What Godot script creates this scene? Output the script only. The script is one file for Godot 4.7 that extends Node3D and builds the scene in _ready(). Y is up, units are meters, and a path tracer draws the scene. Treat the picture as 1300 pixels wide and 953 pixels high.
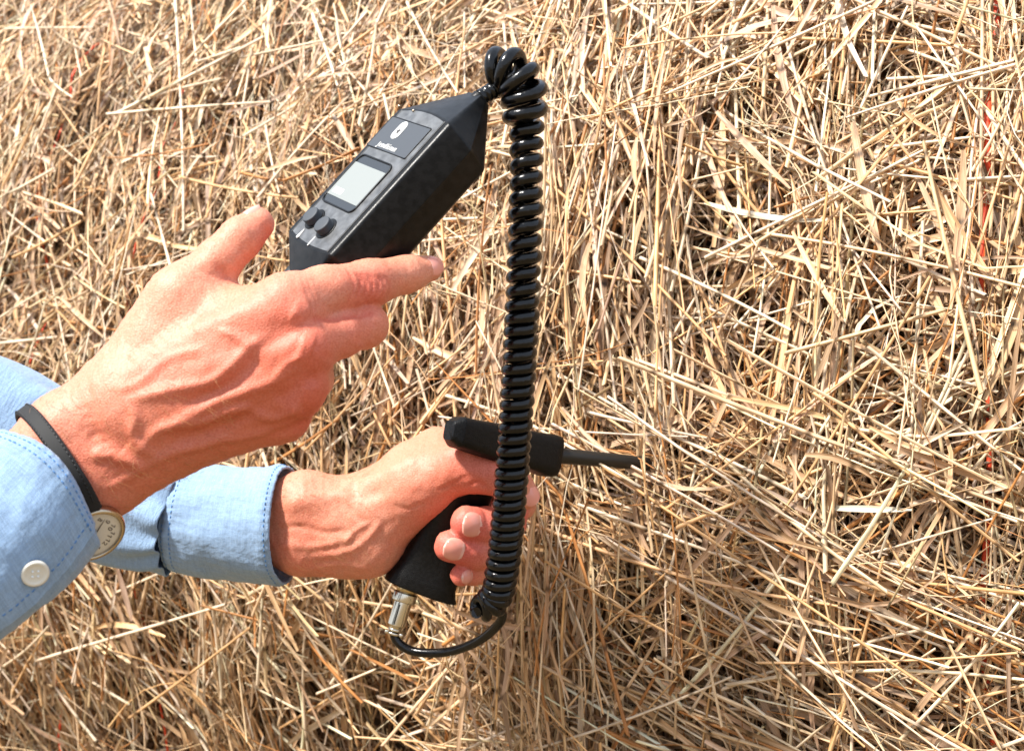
extends Node3D
# A farm worker's two hands holding a hand-held moisture meter and its probe against a round straw bale.

const EYE := 0.75            # height of the lens above the ground, metres
const FOCAL := 1661.7        # pixels per unit slope of the sight line (photo 1300 px wide)
var noise := FastNoiseLite.new()
var noise2 := FastNoiseLite.new()


func P(px: float, py: float, depth: float) -> Vector3:
	return Vector3((px - 650.0) / FOCAL * depth, EYE + (476.5 - py) / FOCAL * depth, -depth)


func lin(r: float, g: float, b: float) -> Color:      # sRGB 0..255 -> linear
	return Color(r / 255.0, g / 255.0, b / 255.0).srgb_to_linear()


# ------------------------------------------------------------------ mesh building
class MB:
	var v := PackedVector3Array()
	var n := PackedVector3Array()
	var uv := PackedVector2Array()
	var c := PackedColorArray()
	var ix := PackedInt32Array()
	var tint := Color(1, 1, 1)

	func vert(p: Vector3, t := Vector2.ZERO) -> int:
		v.push_back(p); uv.push_back(t); c.push_back(tint)
		return v.size() - 1

	func tri(a: int, b: int, d: int) -> void:
		ix.push_back(a); ix.push_back(b); ix.push_back(d)

	func grid(rows: Array, closed: bool, su := 1.0, sv := 1.0) -> Array:
		var first := v.size()
		var w: int = rows[0].size()
		var extra := 1 if closed else 0
		for i in rows.size():
			for j in w + extra:
				vert(rows[i][j % w], Vector2(su * j / (w + extra - 1), sv * i / maxf(1.0, rows.size() - 1)))
		var ww := w + extra
		for i in rows.size() - 1:
			for j in ww - 1:
				var a := first + i * ww + j
				tri(a, a + 1, a + ww + 1)
				tri(a, a + ww + 1, a + ww)
		return [first, ww]

	func cap(ring: PackedVector3Array, flip: bool) -> void:
		var m := Vector3.ZERO
		for p in ring:
			m += p
		m /= ring.size()
		var f := vert(m, Vector2(0.5, 0.5))
		for p in ring:
			vert(p)
		for j in ring.size():
			var a := f + 1 + j
			var b := f + 1 + (j + 1) % ring.size()
			if flip:
				tri(f, b, a)
			else:
				tri(f, a, b)

	# rings lofted into a closed solid, both ends capped
	func loft(rings: Array, caps := true, su := 1.0, sv := 1.0) -> void:
		var s := ix.size()
		grid(rings, true, su, sv)
		if caps:
			cap(rings[0], true)
			cap(rings[rings.size() - 1], false)
		orient(s)

	func orient(from: int) -> void:            # clockwise fronts, by signed volume
		var vol := 0.0
		var o := v[ix[from]]
		for k in range(from, ix.size(), 3):
			vol += (v[ix[k]] - o).dot((v[ix[k + 1]] - o).cross(v[ix[k + 2]] - o))
		if vol > 0.0:
			for k in range(from, ix.size(), 3):
				var t := ix[k]
				ix[k] = ix[k + 1]
				ix[k + 1] = t

	func tube(pts: PackedVector3Array, radii, sides := 8, caps := true, flat := 1.0, su := 1.0, sv := 1.0) -> void:
		var rings := []
		var t0 := (pts[1] - pts[0]).normalized()
		var s := t0.cross(Vector3.UP)
		if s.length() < 0.1:
			s = t0.cross(Vector3.RIGHT)
		s = s.normalized()
		for i in pts.size():
			var t := (pts[mini(i + 1, pts.size() - 1)] - pts[maxi(i - 1, 0)]).normalized()
			s = (s - t * s.dot(t)).normalized()
			var b := t.cross(s)
			var r: float = radii if radii is float else radii[i]
			var ring := PackedVector3Array()
			for j in sides:
				var a := TAU * j / sides
				ring.push_back(pts[i] + s * (cos(a) * r) + b * (sin(a) * r * flat))
			rings.push_back(ring)
		loft(rings, caps, su, sv)

	# profile: [distance along axis, radius] pairs
	func lathe(o: Vector3, axis: Vector3, profile: Array, sides := 24) -> void:
		var t := axis.normalized()
		var s := t.cross(Vector3.UP if absf(t.y) < 0.9 else Vector3.RIGHT).normalized()
		var b := t.cross(s)
		var rings := []
		for q in profile:
			var ring := PackedVector3Array()
			for j in sides:
				var a := TAU * j / sides
				ring.push_back(o + t * q[0] + (s * cos(a) + b * sin(a)) * q[1])
			rings.push_back(ring)
		loft(rings)

	# a flat plate: outline in 2D (mm), frame o/x/y, from height h0 to h1 along the normal
	func plate(o: Vector3, x: Vector3, y: Vector3, outline: PackedVector2Array, h0: float, h1: float, bevel := 0.0) -> void:
		var nn := x.cross(y).normalized()
		var lo := PackedVector3Array()
		var hi := PackedVector3Array()
		var top := PackedVector3Array()
		var mid := Vector2.ZERO
		for q in outline:
			mid += q
		mid /= outline.size()
		for q in outline:
			lo.push_back(o + x * q.x + y * q.y + nn * h0)
			hi.push_back(o + x * q.x + y * q.y + nn * (h1 - bevel))
			var e := (q - mid).normalized() * bevel
			top.push_back(o + x * (q.x - e.x) + y * (q.y - e.y) + nn * h1)
		if bevel > 0.0:
			loft([lo, hi, top])
		else:
			loft([lo, hi])

	func normals() -> void:
		n.resize(v.size())
		n.fill(Vector3.ZERO)
		for k in range(0, ix.size(), 3):
			var a := ix[k]
			var b := ix[k + 1]
			var d := ix[k + 2]
			var f := (v[d] - v[a]).cross(v[b] - v[a])
			n[a] += f; n[b] += f; n[d] += f
		for i in v.size():
			n[i] = n[i].normalized() if n[i].length_squared() > 1e-30 else Vector3.UP

	func weld_seams(first: int, ww: int, rows: int) -> void:   # same normal on both sides of a grid's seam
		for i in rows:
			var a := first + i * ww
			var b := a + ww - 1
			var m := (n[a] + n[b]).normalized()
			n[a] = m; n[b] = m

	func mesh(keep_normals := false) -> ArrayMesh:
		if not keep_normals:
			normals()
			var at := {}
			# seams: vertices at one place whose normals nearly agree share a normal
			for i in v.size():
				var key := Vector3i((v[i] * 100000.0).round())
				if at.has(key):
					var k: int = at[key]
					if n[i].dot(n[k]) > 0.6 and i != k:
						var m := (n[i] + n[k]).normalized()
						n[i] = m; n[k] = m
				else:
					at[key] = i
		var arr := []
		arr.resize(Mesh.ARRAY_MAX)
		arr[Mesh.ARRAY_VERTEX] = v
		arr[Mesh.ARRAY_NORMAL] = n
		arr[Mesh.ARRAY_TEX_UV] = uv
		arr[Mesh.ARRAY_COLOR] = c
		arr[Mesh.ARRAY_INDEX] = ix
		var m := ArrayMesh.new()
		m.add_surface_from_arrays(Mesh.PRIMITIVE_TRIANGLES, arr)
		return m


func obj(called: String, mesh: Mesh, mat: Material, parent: Node = self) -> MeshInstance3D:
	var o := MeshInstance3D.new()
	o.name = called
	o.mesh = mesh
	o.material_override = null
	if mesh.get_surface_count() and mesh is ArrayMesh:
		mesh.surface_set_material(0, mat)
	else:
		o.material_override = mat
	o.cast_shadow = GeometryInstance3D.SHADOW_CASTING_SETTING_ON
	if parent != self and parent is Node3D:
		o.transform = global_of(parent).affine_inverse()
	parent.add_child(o, true)
	return o


func global_of(nd: Node) -> Transform3D:
	var t := Transform3D()
	while nd != self and nd is Node3D:
		t = nd.transform * t
		nd = nd.get_parent()
	return t


func thing(called: String, label: String, category: String, at: Vector3) -> Node3D:
	var o := Node3D.new()
	o.name = called
	add_child(o, true)
	o.position = at
	o.set_meta("label", label)
	o.set_meta("category", category)
	return o


# ------------------------------------------------------------------ body surface: tapered capsules joined smoothly, meshed as surface nets
class Flesh:
	var A := PackedVector3Array()
	var BA := PackedVector3Array()
	var INV := PackedFloat32Array()
	var RA := PackedFloat32Array()
	var DR := PackedFloat32Array()
	var G := PackedInt32Array()
	var K := PackedFloat32Array([0.013, 0.004, 0.004, 0.004, 0.004, 0.004])
	var join := 0.009
	var all := PackedInt32Array()
	var strokes := []
	var spots := []
	var grain := Vector3(0.86, 0.5, 0.1)
	var cross_grain := Vector3(-0.5, 0.86, 0.0)
	var fine_lines := 0.00024

	func bone(g: int, a: Vector3, ra: float, b: Vector3, rb: float) -> void:
		all.push_back(A.size())
		A.push_back(a); BA.push_back(b - a); INV.push_back(1.0 / maxf(1e-9, (b - a).length_squared()))
		RA.push_back(ra); DR.push_back(rb - ra); G.push_back(g)

	func one(i: int, p: Vector3) -> float:
		var pa := p - A[i]
		var h := clampf(pa.dot(BA[i]) * INV[i], 0.0, 1.0)
		return (pa - BA[i] * h).length() - RA[i] - DR[i] * h

	func ev(p: Vector3, L: PackedInt32Array) -> float:
		var f := PackedFloat32Array([9.0, 9.0, 9.0, 9.0, 9.0, 9.0])
		for i in L:
			var pa := p - A[i]
			var h := clampf(pa.dot(BA[i]) * INV[i], 0.0, 1.0)
			var d := (pa - BA[i] * h).length() - RA[i] - DR[i] * h
			var g := G[i]
			var k := K[g]
			var o := f[g]
			var q := k - absf(o - d)
			f[g] = minf(o, d) - (q * q / (4.0 * k) if q > 0.0 else 0.0)
		var m := 9.0
		for g in range(1, 6):
			var q := 0.0018 - absf(m - f[g])
			m = minf(m, f[g]) - (q * q / 0.0072 if q > 0.0 else 0.0)
		var qq := join - absf(m - f[0])
		return minf(m, f[0]) - (qq * qq / (4.0 * join) if qq > 0.0 else 0.0)

	func near(p: Vector3, reach: float, L: PackedInt32Array) -> PackedInt32Array:
		var ds := PackedFloat32Array()
		var least := 9.0
		for i in L:
			var d := one(i, p)
			ds.push_back(d)
			least = minf(least, d)
		var out := PackedInt32Array()
		for k in L.size():
			if ds[k] < least + 2.0 * reach + 0.016:
				out.push_back(L[k])
		return out

	func hit(from: Vector3, towards: Vector3) -> Vector3:
		var t := 0.3
		for i in 90:
			var d := ev(from + towards * t, all)
			if d < 0.0001:
				break
			t += d * 0.8
			if t > 1.2:
				return Vector3.INF
		return from + towards * t

	func grad(p: Vector3, L: PackedInt32Array) -> Vector3:
		var e := 0.0006
		return (Vector3(1, -1, -1) * ev(p + Vector3(e, -e, -e), L) + Vector3(-1, -1, 1) * ev(p + Vector3(-e, -e, e), L) + Vector3(-1, 1, -1) * ev(p + Vector3(-e, e, -e), L) + Vector3(1, 1, 1) * ev(p + Vector3(e, e, e), L)).normalized()

	# adds the surface to mb; base colour and spots give vertex colours
	func build(mb: MB, cell: float, lo: Vector3, hi: Vector3, skin: Color, nz: FastNoiseLite) -> void:
		var big := 8
		var dims := Vector3i(((hi - lo) / (cell * big)).ceil()) * big
		var sx := dims.x + 1
		var sxy := sx * (dims.y + 1)
		var val := PackedFloat32Array()
		val.resize(sxy * (dims.z + 1))
		val.fill(9.0)
		var cells := {}
		var stack := []
		for z in range(0, dims.z, big):
			for y in range(0, dims.y, big):
				for x in range(0, dims.x, big):
					stack.push_back([Vector3i(x, y, z), big, all])
		var first := mb.v.size()
		while stack.size():
			var s: Array = stack.pop_back()
			var o: Vector3i = s[0]
			var size: int = s[1]
			var L: PackedInt32Array = s[2]
			if size > 1:
				var half := size * cell * 0.5
				var mid := lo + Vector3(o) * cell + Vector3(half, half, half)
				var reach := half * 1.7321
				if size == 8:
					L = near(mid, reach, L)
				if absf(ev(mid, L)) > reach * 1.25 + 0.0004:
					continue
				var h := size / 2
				for k in 8:
					stack.push_back([o + Vector3i(k & 1, (k >> 1) & 1, (k >> 2) & 1) * h, h, L])
				continue
			var base := o.x + o.y * sx + o.z * sxy
			var inside := 0
			var vs := PackedFloat32Array()
			for k in 8:
				var at := base + (k & 1) + ((k >> 1) & 1) * sx + ((k >> 2) & 1) * sxy
				var d := val[at]
				if d > 8.0:
					d = ev(lo + Vector3(o.x + (k & 1), o.y + ((k >> 1) & 1), o.z + ((k >> 2) & 1)) * cell, L)
					val[at] = d
				vs.push_back(d)
				if d < 0.0:
					inside += 1
			if inside == 0 or inside == 8:
				continue
			var sum := Vector3.ZERO
			var cnt := 0
			for e in 12:
				var ax := e >> 2
				var r := e & 3
				var a := 0
				if ax == 0:
					a = (r & 1) * 2 + (r >> 1) * 4
				elif ax == 1:
					a = (r & 1) + (r >> 1) * 4
				else:
					a = (r & 1) + (r >> 1) * 2
				var b := a + (1 << ax)
				if (vs[a] < 0.0) != (vs[b] < 0.0):
					var t := vs[a] / (vs[a] - vs[b])
					var q := Vector3(a & 1, (a >> 1) & 1, (a >> 2) & 1)
					q[ax] += t
					sum += q
					cnt += 1
			var p := lo + (Vector3(o) + sum / cnt) * cell
			var gd := grad(p, L)
			p -= gd * ev(p, L)
			# sculpting: veins, tendons, creases
			var lift := 0.0
			for st in strokes:
				var bx: AABB = st.box
				if not bx.has_point(p):
					continue
				var pts: PackedVector3Array = st.pts
				var w: float = st.w
				var best := 9.0
				var frac := 0.0
				for k in pts.size() - 1:
					var ba := pts[k + 1] - pts[k]
					var hh := clampf((p - pts[k]).dot(ba) / maxf(1e-9, ba.length_squared()), 0.0, 1.0)
					var d2 := (p - pts[k] - ba * hh).length()
					if d2 < best:
						best = d2
						frac = (k + hh) / (pts.size() - 1)
				if best < w * 2.6:
					var fade := minf(1.0, minf(frac, 1.0 - frac) * 5.0 + 0.25)
					lift += 1.25 * st.h * fade * exp(-best * best / (w * w))
			lift += nz.get_noise_3dv(p * 9000.0) * 0.00030 + nz.get_noise_3d(p.dot(grain) * 30000.0, p.dot(cross_grain) * 5000.0, p.z * 5000.0) * fine_lines
			var col := skin
			var vary := nz.get_noise_3dv(p * 5200.0) * 0.8 + nz.get_noise_3dv(p * 16000.0) * 0.7
			var fine := nz.get_noise_3dv(p * 42000.0 + Vector3(31, 7, 3))
			col = col * (1.0 + 0.08 * vary + 0.08 * fine)
			col.g *= 1.0 - 0.11 * vary
			col.b *= 1.0 - 0.13 * vary
			for sp in spots:
				var q: float = p.distance_to(sp.at) / sp.r
				if q < 2.2:
					col = col.lerp(sp.c, sp.a * exp(-q * q))
			for st in strokes:
				if st.has("c") and st.box.has_point(p):
					var pts: PackedVector3Array = st.pts
					var best := 9.0
					for k in pts.size() - 1:
						var ba := pts[k + 1] - pts[k]
						var hh := clampf((p - pts[k]).dot(ba) / maxf(1e-9, ba.length_squared()), 0.0, 1.0)
						best = minf(best, (p - pts[k] - ba * hh).length())
					col = col.lerp(st.c, st.ca * exp(-best * best / (st.w * st.w)))
			mb.tint = Color(col.r, col.g, col.b, 1.0)
			cells[base] = mb.vert(p + gd * lift)
		mb.tint = Color(1, 1, 1)
		var start := mb.ix.size()
		for base in cells:
			var a: float = val[base]
			for ax in 3:
				var step: int = [1, sx, sxy][ax]
				var b: float = val[base + step]
				if (a < 0.0) == (b < 0.0):
					continue
				var u: int = [sx, sxy, 1][ax]
				var w: int = [sxy, 1, sx][ax]
				if not (cells.has(base - u) and cells.has(base - w) and cells.has(base - u - w)):
					continue
				var q0: int = cells[base]
				var q1: int = cells[base - u]
				var q2: int = cells[base - u - w]
				var q3: int = cells[base - w]
				if a < 0.0:
					mb.tri(q0, q2, q1); mb.tri(q0, q3, q2)
				else:
					mb.tri(q0, q1, q2); mb.tri(q0, q2, q3)
		mb.orient(start)


func stroke(f: Flesh, px: Array, h: float, w: float, col = null, ca := 0.0) -> void:
	var pts := PackedVector3Array()
	for q in px:
		var at := f.hit(Vector3(0, EYE, 0), P(q[0], q[1], 1.0) - Vector3(0, EYE, 0))
		if at != Vector3.INF:
			pts.push_back(at)
	if pts.size() < 2:
		return
	# round the polyline off
	var fine := PackedVector3Array()
	for i in pts.size() - 1:
		for k in 3:
			fine.push_back(pts[maxi(i, 0)].cubic_interpolate(pts[i + 1], pts[maxi(i - 1, 0)], pts[mini(i + 2, pts.size() - 1)], k / 3.0))
	fine.push_back(pts[pts.size() - 1])
	var box := AABB(fine[0], Vector3.ZERO)
	for p in fine:
		box = box.expand(p)
	var s := {"pts": fine, "h": h, "w": w, "box": box.grow(w * 2.6)}
	if col != null:
		s.c = col
		s.ca = ca
	f.strokes.push_back(s)


func spot(f: Flesh, px: float, py: float, r: float, col: Color, a: float) -> void:
	var at := f.hit(Vector3(0, EYE, 0), P(px, py, 1.0) - Vector3(0, EYE, 0))
	if at != Vector3.INF:
		f.spots.push_back({"at": at, "r": r, "c": col, "a": a})


# a fingernail on the bone a -> b of radius r; back is the way the nail faces
func nail(parent: Node, a: Vector3, b: Vector3, r: float, back: Vector3, length: float, spread: float, mat: Material) -> void:
	var t := (b - a).normalized()
	var nn := (back - t * back.dot(t)).normalized()
	var s := t.cross(nn)
	var mb := MB.new()
	var rows := []
	var nv := 12
	var nu := 12
	for i in nv + 1:
		var row := PackedVector3Array()
		var q := float(i) / nv
		var wide := pow(1.0 - pow(absf(q * 2.0 - 1.0), 2.6), 0.5) if q < 0.5 else pow(1.0 - pow(absf(q * 2.0 - 1.0), 3.0), 0.5)
		wide = maxf(wide, 0.02)
		var along := lerpf(r * 0.84 - length, r * 0.84, q)
		var drop := r * 0.99 + 0.00065 - 0.0022 * pow(maxf(0.0, q - 0.3), 2.0) * 1.9 - 0.0007 * pow(1.0 - q, 3.0)
		for j in nu + 1:
			var ang := (2.0 * j / nu - 1.0) * spread * wide
			var edge := 0.0009 if (i == 0 or j == 0 or j == nu) else 0.0
			row.push_back(b + t * along + (nn * cos(ang) + s * sin(ang)) * (drop - edge))
		rows.push_back(row)
	var start := mb.ix.size()
	mb.grid(rows, false)
	# facing outwards
	var k := mb.ix[start + 150]
	var f := (mb.v[mb.ix[start + 152]] - mb.v[k]).cross(mb.v[mb.ix[start + 151]] - mb.v[k])
	if f.dot(nn) < 0.0:
		for z in range(start, mb.ix.size(), 3):
			var tt := mb.ix[z]
			mb.ix[z] = mb.ix[z + 1]
			mb.ix[z + 1] = tt
	for i in nv + 1:
		var q := float(i) / nv
		var col := lin(220, 148, 132)
		if q > 0.92:
			col = lin(230, 196, 180)
		elif q < 0.2:
			col = lin(228, 176, 162)
		for j in nu + 1:
			mb.c[i * (nu + 1) + j] = col
	obj("fingernail", mb.mesh(), mat, parent)


# ------------------------------------------------------------------ straw
class Straw:
	var mb := MB.new()
	var rng := RandomNumberGenerator.new()

	func hollow(mid: Vector3, dir: Vector3, nrm: Vector3, length: float, rad: float, bend: float, kink: float, segs := 4, sides := 5, crush := 1.0) -> void:
		var side := dir.cross(nrm).normalized()
		var up := side.cross(dir).normalized()
		var roll := rng.randf() * TAU
		var first := mb.v.size()
		var kv := side * rng.randf_range(-1, 1) + up * 0.3
		var kat := rng.randf_range(0.3, 0.7)
		var cut := rng.randf_range(-1.0, 1.0) * 1.6
		var base := mb.tint
		var fade := rng.randf_range(-0.16, 0.16)
		var wob := rng.randf() * 6.0
		var press := roll * 3.0
		for i in segs + 1:
			var q := float(i) / segs
			var e := q - 0.5
			var o := mid + dir * (e * length) + (side * cos(roll) + up * sin(roll) * 0.6) * (bend * length * (e * e * 4.0 - 0.4))
			if kink > 0.0 and q > kat:
				o += kv * (kink * length * (q - kat))
			var r := rad * (1.0 - 0.25 * q)
			var sh := 1.0 + fade * e * 2.0 + 0.07 * sin(q * 9.0 + wob)
			mb.tint = Color(base.r * sh, base.g * sh, base.b * sh * (1.0 - 0.1 * fade))
			var tail := cut if i == 0 or i == segs else 0.0
			for j in sides:
				var a := TAU * j / sides + roll
				var nn := (side * (cos(a) * crush * cos(press) - sin(a) * sin(press)) + up * (cos(a) * crush * sin(press) + sin(a) * cos(press))).normalized()
				var off := side * (cos(a) * cos(press) - sin(a) * sin(press) * crush) + up * (cos(a) * sin(press) + sin(a) * cos(press) * crush)
				mb.v.push_back(o + off * r + dir * (cos(a) * tail * r))
				mb.n.push_back(nn)
				mb.uv.push_back(Vector2(float(j) / sides + roll, q * length * 4.0 + roll * 3.0))
				mb.c.push_back(mb.tint)
		mb.tint = base
		for i in segs:
			for j in sides:
				var a := first + i * sides + j
				var b := first + i * sides + (j + 1) % sides
				mb.tri(a, b, b + sides)
				mb.tri(a, b + sides, a + sides)
		for e in 2:
			var o := first + e * segs * sides
			for j in range(1, sides - 1):
				if e == 0:
					mb.tri(o, o + j + 1, o + j)
				else:
					mb.tri(o, o + j, o + j + 1)

	func blade(mid: Vector3, dir: Vector3, nrm: Vector3, length: float, wide: float, curl: float, twist: float, segs := 7) -> void:
		var side := dir.cross(nrm).normalized()
		var up := side.cross(dir).normalized()
		var first := mb.v.size()
		var lean := rng.randf_range(-0.5, 0.5)
		var tw0 := rng.randf_range(-0.6, 0.6)
		var seed_ := rng.randf() * 9.0
		var sway := rng.randf_range(-1, 1) * curl
		var lift := rng.randf_range(-0.2, 0.5) * curl
		for i in segs + 1:
			var q := float(i) / segs
			var e := q - 0.5
			var o := mid + dir * (e * length * (1.0 - 0.25 * curl * q)) + side * (sway * length * e * e) + up * (lift * length * (0.15 - e * e))
			var ang := tw0 + twist * e
			var s := side * cos(ang) + up * sin(ang)
			var u2 := up * cos(ang) - side * sin(ang)
			var w := wide * (0.25 + 0.75 * sin(PI * clampf(q * 0.85 + 0.12, 0.0, 1.0))) * 0.5
			for j in 3:
				var k := j - 1
				mb.v.push_back(o + s * (w * k) + u2 * (w * 0.35 * absf(k) + lean * w * 0.2))
				mb.n.push_back((u2 - s * (0.35 * k)).normalized())
				mb.uv.push_back(Vector2(0.3 + 0.4 * j + seed_, q * length * 4.0 + seed_))
				mb.c.push_back(mb.tint)
		for i in segs:
			for j in 2:
				var a := first + i * 3 + j
				mb.tri(a, a + 4, a + 1)
				mb.tri(a, a + 3, a + 4)


# ------------------------------------------------------------------ materials
func straw_texture() -> ImageTexture:
	var im := Image.create(64, 512, false, Image.FORMAT_RGB8)
	for y in 512:
		var node := 0.0
		for q in [60, 250, 430]:
			node = maxf(node, exp(-pow((y - q) / 4.0, 2.0)))
		for x in 64:
			var a := noise.get_noise_2d(x * 14.0, y * 0.9) * 0.5 + noise.get_noise_2d(x * 45.0 + 300.0, y * 2.0) * 0.35
			var b := noise2.get_noise_2d(x * 3.0, y * 1.6)
			var k := clampf(0.86 + 0.24 * a + 0.14 * b - 0.42 * node, 0.2, 1.0)
			im.set_pixel(x, y, Color(k, k * (0.985 - 0.05 * node + 0.03 * b), k * (0.95 - 0.12 * node + 0.07 * b)))
	return ImageTexture.create_from_image(im)


func noise_tex(freq: float, kind: int, octaves: int, size: int, seed_: int, lo := 0.0, hi := 1.0, as_normal := false, bump := 4.0) -> NoiseTexture2D:
	var f := FastNoiseLite.new()
	f.noise_type = kind
	f.frequency = freq
	f.seed = seed_
	f.fractal_octaves = octaves
	var t := NoiseTexture2D.new()
	t.width = size
	t.height = size
	t.seamless = true
	t.noise = f
	if as_normal:
		t.as_normal_map = true
		t.bump_strength = bump
	else:
		var g := Gradient.new()
		g.set_color(0, Color(lo, lo, lo))
		g.set_color(1, Color(hi, hi, hi))
		t.color_ramp = g
	return t


func noise_color(freq: float, octaves: int, seed_: int, a: Color, b: Color) -> NoiseTexture2D:
	var t := noise_tex(freq, FastNoiseLite.TYPE_SIMPLEX, octaves, 512, seed_)
	var g := Gradient.new()
	g.set_color(0, a)
	g.set_color(1, b)
	g.set_offset(0, 0.25)
	g.set_offset(1, 0.62)
	t.color_ramp = g
	return t


func weave_texture() -> ImageTexture:
	# plain weave of blue warp and white weft, one tile = 64 threads
	var n := 512
	var im := Image.create(n, n, false, Image.FORMAT_RGB8)
	var rng := RandomNumberGenerator.new()
	rng.seed = 4
	var warp := PackedFloat32Array()
	var weft := PackedFloat32Array()
	for i in 128:
		warp.push_back(rng.randf_range(-1, 1))
		weft.push_back(rng.randf_range(-1, 1))
	for y in n:
		for x in n:
			var i := x / 4
			var j := y / 4
			var over := (i + j) % 2 == 0
			var fx := sin(PI * (x % 4 + 0.5) / 4.0)
			var fy := sin(PI * (y % 4 + 0.5) / 4.0)
			var c := Color(0.41, 0.54, 0.69) if over else Color(0.60, 0.69, 0.785)
			var s := (fx if over else fy) * 0.14 + 0.86 + (warp[i] if over else weft[j]) * 0.05
			s += noise.get_noise_2d(x * 0.5, y * 9.0) * 0.05 + noise.get_noise_2d(x * 9.0, y * 0.5 + 400.0) * 0.05
			im.set_pixel(x, y, Color(c.r * s, c.g * s, c.b * s))
	return ImageTexture.create_from_image(im)


func plain(r: float, g: float, b: float, rough: float, metal := 0.0) -> StandardMaterial3D:
	var m := StandardMaterial3D.new()
	m.albedo_color = Color(r / 255.0, g / 255.0, b / 255.0)
	m.roughness = rough
	m.metallic = metal
	return m


var M := {}


func make_materials() -> void:
	var m := plain(255, 255, 255, 0.5)
	m.vertex_color_use_as_albedo = true
	m.albedo_texture = straw_texture()
	m.metallic_specular = 0.45
	m.backlight_enabled = true
	m.backlight = Color(0.25, 0.25, 0.25)
	M.straw = m
	m = plain(255, 255, 255, 0.52)
	m.vertex_color_use_as_albedo = true
	m.uv1_triplanar = true
	m.uv1_world_triplanar = true
	m.uv1_scale = Vector3(42, 42, 42)
	m.heightmap_enabled = true
	m.heightmap_texture = noise_tex(0.05, FastNoiseLite.TYPE_CELLULAR, 3, 512, 5)
	m.heightmap_scale = 0.020
	m.subsurf_scatter_enabled = true
	m.subsurf_scatter_strength = 0.06
	m.albedo_texture = noise_color(0.03, 4, 31, Color(0.93, 0.85, 0.81), Color(1, 1, 1))
	m.metallic_specular = 0.42
	M.skin = m
	m = plain(255, 255, 255, 0.2)
	m.vertex_color_use_as_albedo = true
	m.metallic_specular = 0.5
	M.nail = m
	M.hair = plain(176, 128, 84, 0.5)
	M.steel = plain(182, 168, 146, 0.24, 1.0)
	m = plain(255, 255, 255, 0.85)
	m.albedo_texture = weave_texture()
	m.rim_enabled = true
	m.rim = 0.35
	m.uv1_scale = Vector3(1, 1, 1)
	m.heightmap_enabled = true
	m.heightmap_texture = noise_tex(0.012, FastNoiseLite.TYPE_SIMPLEX, 4, 512, 8)
	m.heightmap_scale = 0.020
	M.cloth = m
	M.thread_blue = plain(70, 118, 172, 0.8)
	M.thread_white = plain(222, 230, 235, 0.8)
	M.button = plain(206, 203, 190, 0.3)
	m = plain(22, 22, 22, 0.4)
	m.albedo_texture = noise_color(0.012, 5, 41, Color(0.5, 0.5, 0.5), Color(1, 1, 1))
	m.metallic_specular = 0.3
	m.heightmap_enabled = true
	m.uv1_triplanar = true
	m.uv1_world_triplanar = true
	m.uv1_scale = Vector3(25, 25, 25)
	m.heightmap_texture = noise_tex(0.2, FastNoiseLite.TYPE_SIMPLEX, 2, 256, 9)
	m.heightmap_scale = 0.006
	m.roughness_texture = noise_tex(0.02, FastNoiseLite.TYPE_SIMPLEX, 4, 256, 10, 0.7, 1.0)
	M.case = m
	m = m.duplicate()
	m.albedo_color = Color(80 / 255.0, 82 / 255.0, 84 / 255.0)  # case plastic greyed: the face's sky reflection is put into its colour
	m.roughness = 0.5
	m.metallic_specular = 0.75
	M.face = m
	m = plain(14, 14, 14, 0.45)
	m.albedo_texture = noise_color(0.02, 5, 43, Color(0.45, 0.45, 0.45), Color(1, 1, 1))
	m.metallic_specular = 0.32
	m.heightmap_enabled = true
	m.uv1_triplanar = true
	m.uv1_world_triplanar = true
	m.uv1_scale = Vector3(30, 30, 30)
	m.heightmap_texture = noise_tex(0.12, FastNoiseLite.TYPE_SIMPLEX, 3, 256, 12)
	m.heightmap_scale = 0.02
	M.grip = m
	m = plain(12, 12, 13, 0.26)
	m.roughness_texture = noise_tex(0.03, FastNoiseLite.TYPE_SIMPLEX, 4, 256, 44, 0.6, 1.0)
	m.albedo_texture = noise_color(0.02, 5, 45, Color(0.4, 0.4, 0.4), Color(1, 1, 1))
	m.metallic_specular = 0.42
	m.heightmap_enabled = true
	m.uv1_triplanar = true
	m.uv1_world_triplanar = true
	m.uv1_scale = Vector3(30, 30, 30)
	m.heightmap_texture = noise_tex(0.06, FastNoiseLite.TYPE_SIMPLEX, 3, 256, 14)
	m.heightmap_scale = 0.008
	M.rubber = m
	M.rod = plain(42, 40, 37, 0.42, 0.4)
	M.chrome = plain(205, 198, 182, 0.2, 1.0)
	M.brass = plain(188, 168, 128, 0.28, 1.0)
	M.dark = plain(12, 12, 13, 0.5)
	M.bezel = plain(44, 47, 50, 0.2)
	M.lcd = plain(126, 130, 127, 0.3)
	M.knob = plain(50, 55, 61, 0.6)
	M.white = plain(178, 178, 176, 0.6)
	M.label = plain(58, 61, 65, 0.35)
	M.strap = plain(9, 9, 9, 0.75)
	M.dial = plain(200, 197, 186, 0.35)
	M.ink = plain(38, 34, 32, 0.5)
	M.twine = plain(226, 78, 40, 0.6)
	m = plain(255, 255, 255, 0.03)
	m.transparency = BaseMaterial3D.TRANSPARENCY_ALPHA
	m.albedo_color = Color(1, 1, 1, 0.04)
	M.glass = m
	m = plain(120, 92, 58, 0.95)
	m.uv1_triplanar = true
	m.uv1_scale = Vector3(3, 3, 3)
	m.albedo_texture = noise_tex(0.03, FastNoiseLite.TYPE_SIMPLEX, 4, 512, 20, 0.45, 1.0)
	M.core = m
	m = plain(150, 125, 84, 0.95)
	m.uv1_triplanar = true
	m.uv1_world_triplanar = true
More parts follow.
